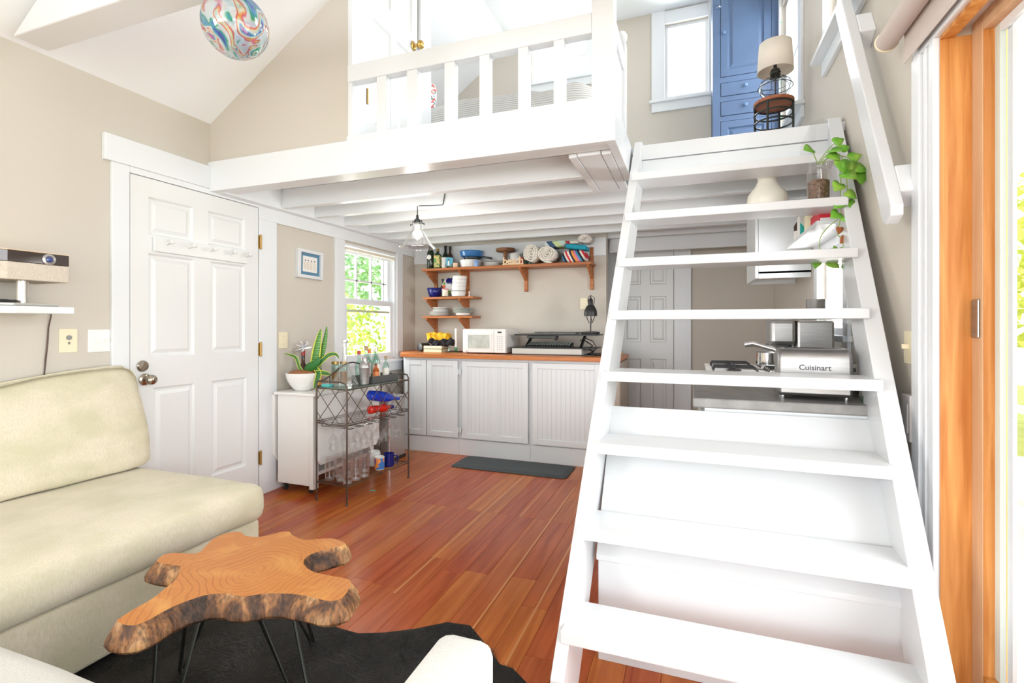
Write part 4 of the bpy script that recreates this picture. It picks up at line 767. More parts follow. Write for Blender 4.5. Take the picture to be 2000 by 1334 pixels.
# ---- on the counter
ZC=.933
for i,(dz,l) in enumerate(((0,'lower pale-paged book in the counter stack left of the microwave'),(.034,'upper pale-paged book in the counter stack left of the microwave'))):
    o=thing('book',l,'book',(-2.45,4.46,ZC+dz),.04*i,'books on the counter'); MB().box(-.10,.10,-.07,.07,.003,.029).build('pages',PAGES,o); MB().box(-.102,.102,-.072,.074,0,.003).box(-.102,.102,-.072,.074,.029,.032).box(-.102,.102,.07,.074,.003,.029).build('cover',mat('book_cover%d'%i,(.10,.09,.08) if i else (.5,.42,.05),.6),o)
o=thing('black_speaker','black cylindrical speaker lying beside the book stack','speaker',(-2.60,4.48,ZC+.045)); MB().lathe([(.02,-.06),(.042,-.055),(.044,.05),(.03,.062)],n=24).xf(Matrix.Rotation(1.2,4,'Z')@RX).build('body',BLACK,o,smooth=True); MB().lathe([(.036,.060),(.030,.063)],n=24).xf(Matrix.Rotation(1.2,4,'Z')@RX).build('end_cap',DARKSLOT,o,smooth=True)
o=thing('black_cloth','crumpled black cloth pile on the book stack','cloth',(-2.40,4.47,ZC+.068)); rbox(-.11,.14,-.06,.06,0,.062,.028,22,.01,.030,11,30).build('cloth',mat('black_cloth_m',(.025,.024,.03),.9),o,smooth=True)
o=thing('yellow_cloth','mustard yellow folded cloth on top of the black pile','cloth',(-2.42,4.47,ZC+.150)); rbox(-.12,.13,-.055,.055,-.02,.02,.016,26,.018,.034,13,22).build('cloth',YELLOW,o,smooth=True)
o=thing('white_candle','tall white taper candle in a small green glass holder','candle',(-2.222,4.46,ZC)); MB().lathe([(.011,.035),(.011,.235),(.004,.24)],n=12).build('taper',PLATEW,o,smooth=True); MB().lathe([(.02,0),(.022,.006),(.014,.02),(.016,.05)],n=14).build('holder',mat('green_holder',(.04,.25,.07),.2),o,smooth=True)
o=thing('small_figurine','small clear and white glass figurine beside the candle holder','figurine',(-2.275,4.42,ZC)); MB().lathe([(.016,0),(.018,.01),(.010,.03),(.014,.05),(.0,.065)],n=12).build('body',GREENG,o,smooth=True); MB().ball((0,0,.02),.009).build('core',PLATEW,o,smooth=True)
tag(MB().tube([(-2.30,4.40,ZC+.006),(-2.24,4.37,ZC+.012),(-2.19,4.40,ZC+.016),(-2.14,4.37,ZC+.010),(-2.10,4.41,ZC+.014),(-2.13,4.45,ZC+.007),(-2.2,4.46,ZC+.006)],.006,6).build('cable_bundle',BLACK,smooth=True),'black cable bundle on the counter left of the microwave','cable')
mw=thing('microwave_oven','white countertop microwave oven on the butcher block','microwave',(-1.83,4.45,ZC))
B('body',-2.065,-1.625,4.31,4.66,ZC+.008,1.168,PLATEW,mw,.006); dr=B('door',-2.065,-1.745,4.290,4.309,ZC+.012,1.164,PLATEW,mw,.005)
B('window_mesh',-2.005,-1.785,4.286,4.291,.985,1.110,mat('microwave_window',(.42,.47,.43),.2,noise=(20,(.58,.62,.57),(1,1,1),.3,.7)),dr,.001)
MB().box(-2.018,-1.772,4.285,4.290,.972,.984).box(-2.018,-1.772,4.285,4.290,1.111,1.123).box(-2.018,-2.006,4.285,4.290,.984,1.111).box(-1.784,-1.772,4.285,4.290,.984,1.111).build('window_trim',PLATEW,dr,True,bev=.001)
cp=B('control_panel',-1.742,-1.627,4.291,4.309,ZC+.012,1.164,PLATEW,mw,.004); B('display',-1.705,-1.665,4.288,4.292,1.130,1.145,BLACK,cp,.0005)
KEYM=mat('key_grey',(.58,.58,.57),.5)
for r_ in range(7):
    for c_ in range(3): MB().box(-1.712+c_*.022,-1.698+c_*.022,4.289,4.292,.972+r_*.020,.981+r_*.020).build('button',KEYM,cp,True)
MB().lathe([(.006,0),(.006,.001)],n=12).xf(Matrix.Translation((-2.02,4.289,.957))@RY).build('badge',DARKSLOT,dr,True)
for x_ in (-2.03,-1.66): B('foot',x_-.012,x_+.012,4.33,4.36,ZC,ZC+.01,BLACK,mw,.001)
# sit-stand desk converter
dc=thing('desk_converter','low black sit-stand desk converter with keyboard tray on the counter','desk riser',(-1.2,4.45,ZC))
B('base_box',-1.565,-.912,4.30,4.62,ZC+.008,.991,mat('riser_pale',(.58,.585,.55),.4),dc,.002); B('base_frame',-1.58,-.80,4.30,4.68,ZC,ZC+.008,BLACK,dc,.001)
B('lower_deck',-1.59,-.80,4.30,4.66,.991,1.0,BLACK,dc,.002)
B('work_surface',-1.565,-.79,4.36,4.70,1.108,1.122,BLACK,dc,.003)
MB().prism([(4.38,1.0),(4.43,1.0),(4.63,1.108),(4.58,1.108)],.02,'yz',-1.47).build('lift_arm',BLACKM,dc,True); MB().prism([(4.38,1.0),(4.43,1.0),(4.63,1.108),(4.58,1.108)],.02,'yz',-.95).build('lift_arm',BLACKM,dc,True)
MB().box(-1.44,-1.15,4.35,4.42,1.082,1.107).build('cross_bar',BLACKM,dc,True,bev=.006); MB().ball((-1.16,4.36,1.083),.018).build('release_knob',BLACK,dc,True,smooth=True)
kb=thing('keyboard','black ergonomic keyboard on the lower deck of the desk converter','keyboard',(-1.23,4.38,1.0)); MB().prism([(-.06,0),(.075,0),(.07,.042),(-.05,.012)],.43,'yz',-.215).build('body',BLACK,kb,bev=.004)
mb=MB()
for r_ in range(4):
    for c_ in range(16): 
        y=-.035+r_*.026; z=.017+.030*(y+.05)/.12; mb.box(-.2+c_*.0255,-.18+c_*.0255,y,y+.018,z,z+.008)
o=mb.build('keys',BLACKM,kb); o['kind']='stuff'
o=thing('laptop','thin closed grey laptop on the desk converter surface','laptop',(-1.17,4.52,1.122)); MB().box(-.21,.18,-.12,.12,.003,.012).build('lower_shell',DARKSLOT,o,bev=.003); MB().box(-.21,.18,-.12,.12,.0125,.019).build('lid',BLACKM,o,bev=.002)
dl=thing('desk_lamp','black articulated desk lamp with a bell shade at the right of the counter','lamp',(-.865,4.47,1.122))
MB().lathe([(.082,0),(.084,.004),(.084,.022),(.05,.026)],n=28).build('base',BLACK,dl,smooth=True)
MB().tube([(0,0,.02),(0.0,0,.09),(0.008,0,.14)],.006,8).tube([(-.012,0,.10),(-.035,0,.15),(-.03,0,.22)],.004,6).tube([(.012,0,.10),(.035,0,.15),(.03,0,.22)],.004,6).tube([(0,.015,.12),(0,.02,.30),(0,0,.345)],.006,8).build('arm',BLACK,dl,smooth=True)
MB().lathe([(.058,.165),(.060,.185),(.056,.215),(.040,.250),(.022,.268),(.020,.315),(.012,.325)],n=28).build('shade',BLACK,dl,smooth=True); MB().tube([(.03,0,.26),(.035,0,.33),(.0,0,.355),(-.025,0,.33),(-.02,0,.27)],.004,6).build('spring',BLACKM,dl,smooth=True); MB().lathe([(.055,.163),(.0,.185)],n=20).build('reflector',WHITEC,dl,smooth=True)
tag(MB().tube([(-.93,4.42,1.08),(-.88,4.40,1.05),(-.84,4.44,1.02),(-.88,4.42,.99),(-.83,4.40,.97),(-.86,4.36,.945),(-.80,4.33,.94),(-.74,4.36,.94)],.007,6).tube([(-.95,4.42,1.06),(-.90,4.38,1.09),(-.83,4.40,1.06),(-.80,4.42,1.0),(-.84,4.40,.95)],.005,6).build('cable_tangle',BLACK,smooth=True),'tangle of dark cables under the desk lamp','cable')
p=thing('intercom_plate','ivory square wall intercom plate partly behind the desk lamp','wall plate',(-.99,YN,1.41)); B('plate',-1.024,-.952,YN-.018,YN,1.36,1.47,CREAM,p,.002); MB().lathe([(.02,0),(.018,.003)],n=18).xf(Matrix.Translation((-.985,YN-.018,1.40))@RY).build('dial',CREAM,p,True)
# ================================================================== PENDANT
pn=thing('pendant_lamp','clear conical glass pendant lamp with bronze fitting under the loft joists','lamp',(-1.84,3.08,1.755))
MB().lathe([(.124,.0),(.127,.004),(.100,.028),(.034,.132),(.032,.175)],n=36,capb=False,capt=False).build('glass_shade',GLASS,pn,smooth=True,solid=.003)
MB().lathe([(.020,.17),(.024,.178),(.022,.20),(.010,.21),(.008,.235)],n=16).tube([(-.012,0,.195),(-.035,0,.192),(-.038,0,.170),(-.05,0,.166)],.004,6).tube([(.012,0,.195),(.035,0,.192),(.038,0,.170),(.05,0,.166)],.004,6).ball((-.052,0,.166),.007).ball((.052,0,.166),.007).build('socket_clamp',BLACKM,pn,smooth=True)
MB().lathe([(.0,.055),(.020,.068),(.027,.090),(.020,.125),(.012,.155),(.012,.172)],n=18,capb=False).build('bulb',glassmat('bulb_glass',(1,.95,.82),.12),pn,smooth=True); MB().tube([(-.008,0,.15),(-.012,0,.09),(0,0,.075),(.012,0,.09),(.008,0,.15)],.0012,5).build('filament',ABRASS,pn)
MB().tube([(0,0,.23),(0,0,.295),(.02,.0,.299),(.10,.03,.300),(.18,.045,.302),(.20,.045,.40)],.0035,6).build('cord',BLACKM,pn,smooth=True)
# ================================================================== WHITE GATELEG CART
wc=thing('gateleg_table','folded cream drop-leaf table on casters against the left wall','table',(-2.66,3.1,0))
B('top_board',-2.845,-2.475,2.765,3.52,.700,.722,KWHITE,wc,.006)
B('end_panel',-2.825,-2.53,2.785,2.81,.065,.70,KWHITE,wc,.003); B('end_panel',-2.825,-2.53,3.46,3.485,.065,.70,KWHITE,wc,.003)
B('apron',-2.825,-2.53,2.81,3.46,.60,.70,KWHITE,wc,.002); B('gate_leg',-2.53,-2.495,2.775,2.83,.045,.70,KWHITE,wc,.003); B('gate_leg',-2.53,-2.495,3.43,3.48,.045,.70,KWHITE,wc,.003)
B('lower_shelf',-2.82,-2.53,2.81,3.46,.12,.145,KWHITE,wc,.002); B('centre_panel',-2.69,-2.665,2.81,3.46,.145,.60,KWHITE,wc,.002)
for xa,xb in ((-2.866,-2.846),(-2.474,-2.456)):
    MB().prism([(2.775,.70),(2.775,.26),(2.815,.215),(3.46,.215),(3.50,.26),(3.50,.70)],xb-xa,'yz',xa).build('drop_leaf',KWHITE,wc,True,bev=.004)
for x_ in (-2.79,-2.56):
    for y_ in (2.83,3.43): MB().lathe([(.018,-.009),(.018,.009)],n=16).xf(Matrix.Translation((x_,y_,.019))@RX).box(x_-.012,x_+.012,y_-.012,y_+.012,.038,.066).build('caster',BLACK,wc,True)
bn=thing('steel_bin','brushed grey steel bin behind the far end of the bar cart','bin',(-2.6,3.78,0))
B('body',-2.76,-2.475,3.655,3.93,.025,.55,mat('satin_steel',(.50,.47,.45),.35,.7),bn,.008); B('base_ring',-2.765,-2.470,3.65,3.935,0,.025,BLACK,bn,.003); B('lid',-2.762,-2.473,3.653,3.932,.552,.570,STEEL,bn,.006)
MB().tube([(-2.468,3.66,.03),(-2.468,3.66,.55)],.011,10).build('chrome_column',CHROME,bn,True,smooth=True)
# ================================================================== BAR CART
bc_=thing('bar_cart','bronze wire bar cart with lattice sides, glass shelf and hanging stemware','bar cart',(-2.423,2.73,0),-.0875)
BW,BL=.272,.668; R_=.0062
for (x_,y_) in ((0,0),(BW,0),(0,BL),(BW,BL)):
    lg=MB().tube([(x_,y_,.012),(x_,y_,.79)],R_,8).build('leg',IRON,bc_,smooth=True); MB().lathe([(.009,0),(.010,.004),(.006,.014)],x_,y_,0,10).build('foot',IRON,lg,smooth=True)
for y_ in (0,BL): MB().tube([(0,y_,.785),(.003,y_,.812),(.02,y_,.819),(BW-.05,y_,.819),(BW-.015,y_,.812),(BW-.002,y_,.79),(BW,y_,.775)],R_,8).build('end_handle',IRON,bc_,smooth=True)
q=[(0,0,.79),(0,.01,.816),(0,.05,.819)]+[(0,.05+.57*i/16*1.0,.819+.105*math.sin(PI*i/16)**1.5) for i in range(1,17)]+[(0,BL-.01,.816),(0,BL,.79)]
MB().tube(q,R_,8).tube([(0,.55,.775),(0,.55,.83)],.004,6).tube([(0,.12,.775),(0,.12,.836)],.004,6).build('back_rail',IRON,bc_,smooth=True)
def frame(z,name,r=.005): 
    return MB().tube([(0,0,z),(BW,0,z),(BW,BL,z),(0,BL,z)],r,6,closed=True).build(name,IRON,bc_)
frame(.770,'upper_frame'); frame(.532,'lattice_frame'); frame(.545,'lattice_frame',.003); frame(.125,'lower_frame')
MB().box(.004,BW-.004,.004,BL-.004,.772,.779).build('glass_shelf',TOPG,bc_)
MB().box(.004,BW-.004,.004,BL-.004,.534,.539).build('glass_shelf',GLASSW,bc_)
def lattice(p0,p1,z0_,z1_,n_,nm):
    P0,P1=Vector(p0),Vector(p1); L_=(P1-P0).length; mb=MB(); pitch=L_/n_; run=pitch*1.5; H_=z1_-z0_
    for sgn in (1,-1):
        for i in range(-2,n_+2):
            a_=i*pitch; b__=a_+run; za,zb=(z0_,z1_) if sgn>0 else (z1_,z0_)
            ta,tb_=max(a_,0),min(b__,L_)
            if tb_-ta<.004: continue
            f=lambda t: za+(zb-za)*(t-a_)/run
            pa=P0.lerp(P1,ta/L_); pb=P0.lerp(P1,tb_/L_); mb.tube([(pa.x,pa.y,f(ta)),(pb.x,pb.y,f(tb_))],.0026,5)
    return mb.build(nm,IRON,bc_)
lattice((BW,0),(BW,BL),.535,.768,5,'side_lattice'); lattice((0,0),(BW,0),.535,.768,2,'end_lattice'); lattice((0,BL),(BW,BL),.535,.768,2,'end_lattice')
for i in range(7):
    y_=.045+i*.092; MB().tube([(.02,y_-.018,.532),(.02,y_-.018,.508),(BW+.004,y_-.018,.505),(BW+.004,y_+.018,.505),(.02,y_+.018,.508),(.02,y_+.018,.532)],.0028,6).build('stemware_rail',IRON,bc_,smooth=True)
for i in range(9): MB().tube([(.025+i*.0278,0,.128),(.025+i*.0278,BL,.128)],.0025,5).build('shelf_wire',IRON,bc_)
cm=Matrix.Translation((-2.423,2.73,0))@Matrix.Rotation(-.0875,4,'Z')
def cw(x,y,z): v=cm@Vector((x,y,z)); return (v.x,v.y,v.z)
wn=[(.033,.0),(.034,-.002),(.004,-.010),(.0035,-.060),(.008,-.068),(.030,-.095),(.037,-.125),(.035,-.155),(.030,-.178)]
WG=None; k_=0; rowlab=('row nearest the room','middle row','row nearest the wall'); 
for r_,xx in enumerate((.225,.135,.05)):
    for c_ in range(5 if r_<2 else 4):
        yy=.10+c_*.118+.03*(r_%2); k_+=1
        if WG is None:
            WG=thing('wine_glass','','wine glass',cw(xx,yy,.5035),0,'hanging wine glasses'); MB().lathe(wn,n=20,capt=False,capb=False).build('glass_body',GLASS,WG,smooth=True); g_=WG
        else: g_=copy_tree(WG)
        g_.location=cw(xx,yy,.5035); g_['_o']=tuple(g_.location)
        g_['label']='upside-down hanging wine glass, %s from the near end in the %s'%(('first','second','third','fourth','fifth')[c_],rowlab[r_])
TG=None
for r_,xx in enumerate((.225,.145,.065)):
    for c_ in range((5,5,4)[r_]):
        yy=.055+c_*.083+.02*(r_%2)
        if (r_==0 and c_>=3) or (r_==1 and c_==4): continue
        if TG is None:
            TG=thing('tumbler','','tumbler',cw(xx,yy,.131),0,'tumblers on the bar cart'); MB().lathe([(.030,0),(.031,.002),(.037,.160),(.0355,.160),(.0295,.010),(0,.010)],n=18).build('glass_body',glassmat('tumbler_glass',(1,1,1),.12),TG,smooth=True); g_=TG
        else: g_=copy_tree(TG)
        g_.location=cw(xx,yy,.131)
        g_['label']='lower shelf tumbler, %s from near end, %s'%(('first','second','third','fourth','fifth')[c_],rowlab[r_])
def mug(label,x,y,z,r,h,m,rz,lab=None):
    o=thing('mug',label,'mug',(x,y,z),rz,'mugs on the bar cart'); MB().lathe([(r*.9,0),(r,.005),(r,h),(r*.92,h),(r*.88,.01),(0,.008)],n=24).build('body',m,o,smooth=True)
    MB().tube([(r*.95,0,h*.82),(r+.02,0,h*.80),(r+.03,0,h*.5),(r+.02,0,h*.25),(r*.95,0,h*.2)],.006,8).build('handle',m,o,smooth=True)
    if lab: MB().lathe([(r*1.01,h*.08),(r*1.01,h*.92)],n=24,capb=False,capt=False).build('print',lab,o,smooth=True)
mug('cobalt blue mug on the lower shelf of the bar cart',*cw(.21,.505,.131),.040,.098,NAVYC,.5)
mug('white mug with orange and blue print between the blue mug and the tumblers',*cw(.205,.405,.131),.036,.095,WHITEC,2.5,blotch('mug_print',(.05,.2,.55),[(.9,.3,.05),(.05,.25,.6),(.9,.35,.1),(.3,.1,.4)],38,.3))
mug('plain white mug behind the cobalt mug','' and 0 or cw(.10,.47,.131)[0],cw(.10,.47,.131)[1],.131,.042,.11,WHITEC,1.5)
# bottles lying in the lattice
def lying(name,label,p,q,prof,m,cap=None):
    a,b=Vector(p),Vector(q); d=(b-a); L_=d.length; o=thing(name,label,'bottle',tuple(a)); M=d.to_track_quat('Z','Y').to_matrix().to_4x4()
    MB().lathe([(r,h*L_) for r,h in prof],n=20).xf(M).build('body',m,o,smooth=True)
    if cap: MB().lathe([(.014,L_*.97),(.017,L_*.98),(.014,L_*1.12)],n=12).xf(M).build('stopper',cap,o,smooth=True)
CB=mat('cobalt_bottle',(.01,.05,.55),.08); RB=mat('ruby_bottle',(.65,.02,.01),.1)
lying('blue_bottle','cobalt blue fish-shaped bottle lying in the bar cart lattice',cw(.17,.33,.690),cw(.20,.64,.625),[(.02,0),(.036,.03),(.040,.25),(.040,.5),(.030,.68),(.014,.82),(.012,1)],CB)
lying('red_bottle','ruby red bottle with dark stopper lying under the blue bottle',cw(.17,.33,.580),cw(.19,.55,.572),[(.018,0),(.031,.04),(.030,.3),(.024,.42),(.032,.55),(.032,.75),(.013,.88),(.012,1)],RB,NAVYC)
# things on the bar cart top
ZT=.7795
o=thing('decanter','wide clear glass decanter with a slender neck on the bar cart','decanter',cw(.115,.145,ZT)); MB().lathe([(.088,0),(.096,.010),(.094,.022),(.060,.075),(.032,.125),(.0165,.19),(.015,.28),(.020,.305),(.020,.318)],n=36,capt=False).build('glass_body',glassmat('decanter_glass',(.97,.98,.97),.30),o,smooth=True); MB().lathe([(.020,.300),(.0215,.309),(.020,.318)],n=24,capb=False,capt=False).build('rim',CHROME,o,smooth=True)
o=thing('cocktail_shaker','brushed steel cocktail shaker beside the decanter','shaker',cw(.215,.235,ZT)); MB().lathe([(.022,0),(.028,.005),(.038,.115),(.040,.122)],n=28).build('cup',STEEL,o,smooth=True); lo=MB().lathe([(.0405,.122),(.040,.132),(.030,.160),(.020,.168)],n=28).build('strainer_lid',STEEL,o,smooth=True); MB().lathe([(.019,.168),(.019,.193),(.016,.197)],n=24).build('cap',STEEL,lo,smooth=True)
tr=thing('serving_tray','black rectangular tray holding the bottles on the bar cart','tray',cw(.14,.435,ZT),-.0875)
MB().box(-.10,.10,-.145,.145,0,.008).box(-.10,.10,-.145,-.137,.008,.052).box(-.10,.10,.137,.145,.008,.052).box(-.10,-.092,-.137,.137,.008,.052).box(.092,.10,-.137,.137,.008,.052).build('tray_body',mat('tray_grey',(.075,.08,.078),.5),tr,bev=.002)
for nm,lb,lx,ly,r,h,m,nk,cap,lab in (('bottle','clear bottle with red foil neck, nearest on the black tray',.08,.325,.028,.22,GREENG,.35,REDCAP,None),
  ('bottle','green-tinted bottle with tall brown cork cap on the tray',.115,.365,.032,.255,GREENG,.3,CORK,LABELW),('bottle','clear bottle with orange cap on the tray',.09,.425,.028,.225,GREENG,.4,ORCAP,None),
  ('bottle','amber flask with orange label at the tray front edge',.205,.365,.024,.13,AMBERG,.25,BROWN,ORANGEL),('bottle','clear bottle with white label and silver cap, centre of the tray',.14,.445,.030,.24,GREENG,.3,SILVER,LABELW),
  ('bottle','tall clear bottle with pale cap behind the white-labelled one',.075,.505,.028,.245,GREENG,.3,PLATEW,None),('bottle','small clear bottle with cork at the far end of the tray',.165,.525,.026,.175,GREENG,.32,CORK,LABELW)):
    bottle(nm,lb,*cw(lx,ly,ZT+.008),r,h,m,nk,cap,lab,(.1,.75) if lab else None,group='bottles on the black tray')
o=thing('soap_box','small teal-banded clear box at the near end of the bar cart','box',cw(.045,.045,ZT),-.08); MB().box(-.03,.04,-.02,.02,0,.018).build('teal_base',mat('teal_plastic',(.10,.55,.52),.4),o,bev=.002); MB().box(-.03,.04,-.02,.02,.0185,.04).build('clear_lid',GLASS,o)
# things on the cream table
ZG=.722
pt=thing('snake_plant','snake plant with yellow-edged leaves in a ribbed white bowl','plant',(-2.695,2.90,ZG))
prof=[(.045,0),(.055,.003)]
for i in range(10): a=i/9; prof+=[(.06+.062*math.sin(a*PI/2)**.8+(.0012 if i%2 else 0),.008+.124*a)]
prof+=[(.118,.132),(.112,.122)]
MB().lathe(prof,n=40,capt=False).build('bowl',WHITEC,pt,smooth=True); MB().lathe([(.112,.120),(.095,.140),(.05,.150),(.0,.152)],n=24).fn(lambda x,y,z:(x,y,z+(.006*NZ.noise(Vector((x*60,y*60,3))) if z>.13 else 0))).build('bark_chips',CHIPS,pt,smooth=True)
rt3=Vector((.94,.342,0)); fw3=Vector((-.342,.94,0))
def leafstrip(name,pts,w,m,parent,edge=None,fold=.15):
    """pts: (right, up, toward) metres relative root"""
    P=[rt3*a+Vector((0,0,b_))-fw3*c_ for a,b_,c_ in pts]; n_=len(P); mb=MB(); eb=MB(); 
    for i,p in enumerate(P):
        t=(P[min(i+1,n_-1)]-P[max(i-1,0)]).normalized(); s_=i/(n_-1); ww=w*(math.sin(PI*min(1,.18+s_*.82))**.7 if s_<1 else .02)
        sd_=t.cross(fw3).normalized(); up_=sd_.cross(t)
        mb.v+=[tuple(p-sd_*ww*(.72 if edge else 1)),tuple(p+up_*ww*fold),tuple(p+sd_*ww*(.72 if edge else 1))]
        eb.v+=[tuple(p-sd_*ww),tuple(p-sd_*ww*.72),tuple(p+sd_*ww*.72),tuple(p+sd_*ww)]
    for i in range(n_-1): mb.f+=[(3*i,3*i+1,3*i+4,3*i+3),(3*i+1,3*i+2,3*i+5,3*i+4)]; eb.f+=[(4*i,4*i+1,4*i+5,4*i+4),(4*i+2,4*i+3,4*i+7,4*i+6)]
    o=mb.build(name,m,parent,smooth=True,solid=.003)
    if edge: eb.build('leaf_edge',edge,o,smooth=True,solid=.003)
    return o
def curve(pts,n_=10):
    o=[]; P=[pts[0]]+list(pts)+[pts[-1]]
    for i in range(1,len(P)-2):
        for q_ in range(n_ if i<len(P)-3 else n_+1):
            t=q_/n_; p0,p1,p2,p3=[Vector(P[i+j]) for j in (-1,0,1,2)]
            o.append(tuple(.5*((2*p1)+(-p0+p2)*t+(2*p0-5*p1+4*p2-p3)*t*t+(-p0+3*p1-3*p2+p3)*t**3)))
    return o
leafstrip('leaf',curve([(.07,.12,.0),(.085,.22,0),(.105,.34,0),(.125,.455,-.01)],5),.034,SNAKE,pt,YEDGE)
leafstrip('leaf',curve([(.09,.12,-.02),(.12,.24,-.02),(.15,.36,-.02),(.165,.475,-.02)],5),.020,SNAKE,pt)
leafstrip('leaf',curve([(.02,.12,.02),(-.015,.17,.03),(-.04,.24,.03),(-.075,.262,.04),(-.12,.275,.05)],4),.012,DKLEAF,pt,YEDGE)
leafstrip('leaf',curve([(.03,.12,.02),(.06,.17,.04),(.11,.20,.05),(.145,.25,.05)],4),.032,DKLEAF,pt)
leafstrip('leaf',curve([(.08,.16,.03),(.13,.20,.03),(.19,.26,.02),(.245,.268,.02),(.27,.235,.02)],4),.016,DKLEAF,pt,YEDGE)
leafstrip('leaf',curve([(.10,.17,.04),(.135,.13,.06),(.125,.06,.08),(.115,.02,.09)],4),.022,DKLEAF,pt,YEDGE)
leafstrip('leaf',curve([(.11,.14,.05),(.17,.135,.06),(.225,.125,.06)],4),.018,DKLEAF,pt,YEDGE)
pcn=thing('pine_cone','brown and white tipped pine cone resting in the plant bowl','pine cone',(-2.62,2.935,ZG+.128)); MB().ball((0,0,.03),.032,.032,.038).build('core',BROWN,pcn,smooth=True)
mb=MB(); 
for j in range(7):
    for i in range(10):
        a=i*2*PI/10+j*.31; h=-.028+.010*j; r=.034*math.cos(h/.042*1.2); c_=Vector((r*math.cos(a),r*math.sin(a),.03+h)); u_=Vector((math.cos(a),math.sin(a),.3)).normalized(); t_=Vector((-math.sin(a),math.cos(a),0))
        mb.add([c_-t_*.006,c_+t_*.006,c_+u_*.009+t_*.003,c_+u_*.009-t_*.003],[(0,1,2,3)])
mb.build('scales',mat('cone_tips',(.62,.50,.42),.8),pcn,solid=.002)
bottle('bottle','dark sparkling wine bottle with red foil behind the snake plant',-2.735,3.08,ZG,.038,.29,DARKG,.42,REDCAP,ORANGEL,(.1,.7))
o=bottle('bottle','dark bottle topped with a silver gift bow behind the snake plant',-2.80,3.01,ZG,.034,.28,BROWNG,.4,REDCAP,LABELW)
random.seed(12); mb=MB()
for i in range(26):
    a=random.uniform(0,2*PI); e=random.uniform(-.6,1.2); d=Vector((math.cos(a)*math.cos(e),math.sin(a)*math.cos(e),math.sin(e))); s_=d.cross(Vector((0,0,1))).normalized()*.014; c_=Vector((0,0,.305)); mb.add([c_,c_+d*.03+s_,c_+d*.062,c_+d*.03-s_],[(0,1,2,3)])
mb.build('gift_bow',SILVER,o,solid=.003)
for x_,y_,l in ((-2.74,3.30,'spice-filled glass jar with gold lid on the cream table, left one'),(-2.68,3.33,'spice-filled glass jar with gold lid on the cream table, right one')):
    o=thing('glass_jar',l,'jar',(x_,y_,ZG)); MB().lathe([(.030,0),(.032,.005),(.032,.15),(.027,.165)],n=18).build('jar_body',GREENG,o,smooth=True); MB().lathe([(.028,.006),(.028,.10)],n=16).build('contents',ORANGEL,o,smooth=True); MB().lathe([(.029,.165),(.029,.185)],n=18).build('lid',BRASS,o,smooth=True)
tag(B('green_tape',-2.20,-2.16,3.02,3.035,0,.002,mat('green_tape_m',(.10,.55,.32),.5),None,0),'tiny strip of green tape on the floor beneath the bar cart','tape')
# ================================================================== RIGHT SIDE KITCHEN
cc=thing('base_counter','white base unit with grey concrete top behind the ladder','counter',(.37,2.5,0))
B('body',.05,.70,2.19,3.00,0,.865,CABW,cc,.002); B('support_strip',.05,.70,2.160,2.19,.835,.865,CABW,cc,.001); B('concrete_top',.005,.725,2.15,3.01,.866,.905,CONC,cc,.006)
B('door',.035,.049,2.22,2.97,.10,.83,CABW,cc,.003)
sv=thing('gas_stove','white gas stove with black cast grates behind the concrete counter','stove',(.4,3.4,0))
B('body',.09,.70,3.03,3.80,.02,.915,WHITEC,sv,.004); B('cooktop',.085,.70,3.03,3.80,.915,.93,WHITEC,sv,.004); B('oven_door',.075,.09,3.06,3.77,.15,.78,WHITEC,sv,.004)
MB().tube([(.05,3.10,.80),(.05,3.73,.80)],.008,8).build('oven_handle',STEEL,sv,True,smooth=True)
for y_ in (3.12,3.27,3.56,3.71): MB().lathe([(.018,0),(.015,.022)],n=14).xf(Matrix.Translation((.085,y_,.87))@Matrix.Rotation(-PI/2,4,'Y')).build('burner_knob',BLACK,sv,True,smooth=True)
for (cx,cy) in ((.24,3.24),(.24,3.60),(.53,3.24),(.53,3.60)):
    g=MB(); 
    for d in (-.10,-.035,.035,.10): g.tube([(cx-.12,cy+d,.932),(cx-.11,cy+d,.955),(cx+.11,cy+d,.955),(cx+.12,cy+d,.932)],.0048,6)
    g.tube([(cx,cy-.12,.93),(cx,cy-.11,.955),(cx,cy+.11,.955),(cx,cy+.12,.93)],.0048,6).build('grate',BLACK,sv,True,smooth=True)
    MB().lathe([(.04,0),(.04,.008),(.03,.012)],cx,cy,.93,16).build('burner',BLACK,sv,True,smooth=True)
po=thing('saucepan','small steel saucepan with black lid knob on the stove','pan',(.437,3.36,.960)); MB().lathe([(.060,0),(.066,.006),(.067,.075),(.069,.077)],n=28).build('body',CHROME,po,smooth=True); ld_=MB().lathe([(.068,.078),(.060,.086),(.012,.092)],n=28).build('lid',STEEL,po,smooth=True); MB().lathe([(.006,.09),(.006,.105),(.016,.112),(.016,.122),(.008,.130)],n=14).build('lid_knob',BLACK,ld_,smooth=True)
po=thing('milk_pitcher','steel pan with a long curved handle behind the toaster','pan',(.475,2.62,.906)); MB().lathe([(.05,0),(.056,.01),(.060,.15),(.062,.152)],n=24).build('body',STEEL,po,smooth=True)
MB().tube([(-.055,.03,.155),(-.10,.05,.178),(-.15,.06,.196),(-.19,.07,.205),(-.225,.08,.200)],.010,10,r2=.016).build('handle',CHROME,po,smooth=True)
cf=thing('espresso_machine','brushed steel espresso machine behind the toaster','coffee machine',(.52,2.86,.905))
B('body',.486,.645,2.75,3.0,.905,1.225,STEEL,cf,.012); B('group_head',.372,.484,2.755,2.96,1.105,1.228,STEEL,cf,.018); B('drip_tray',.372,.484,2.76,2.96,.905,.935,BLACK,cf,.004)
MB().lathe([(.046,1.085),(.052,1.105)],.428,2.85,0,24).lathe([(.034,1.070),(.036,1.085)],.428,2.85,0,20).build('filter_ring',DARKSLOT,cf,True,smooth=True)
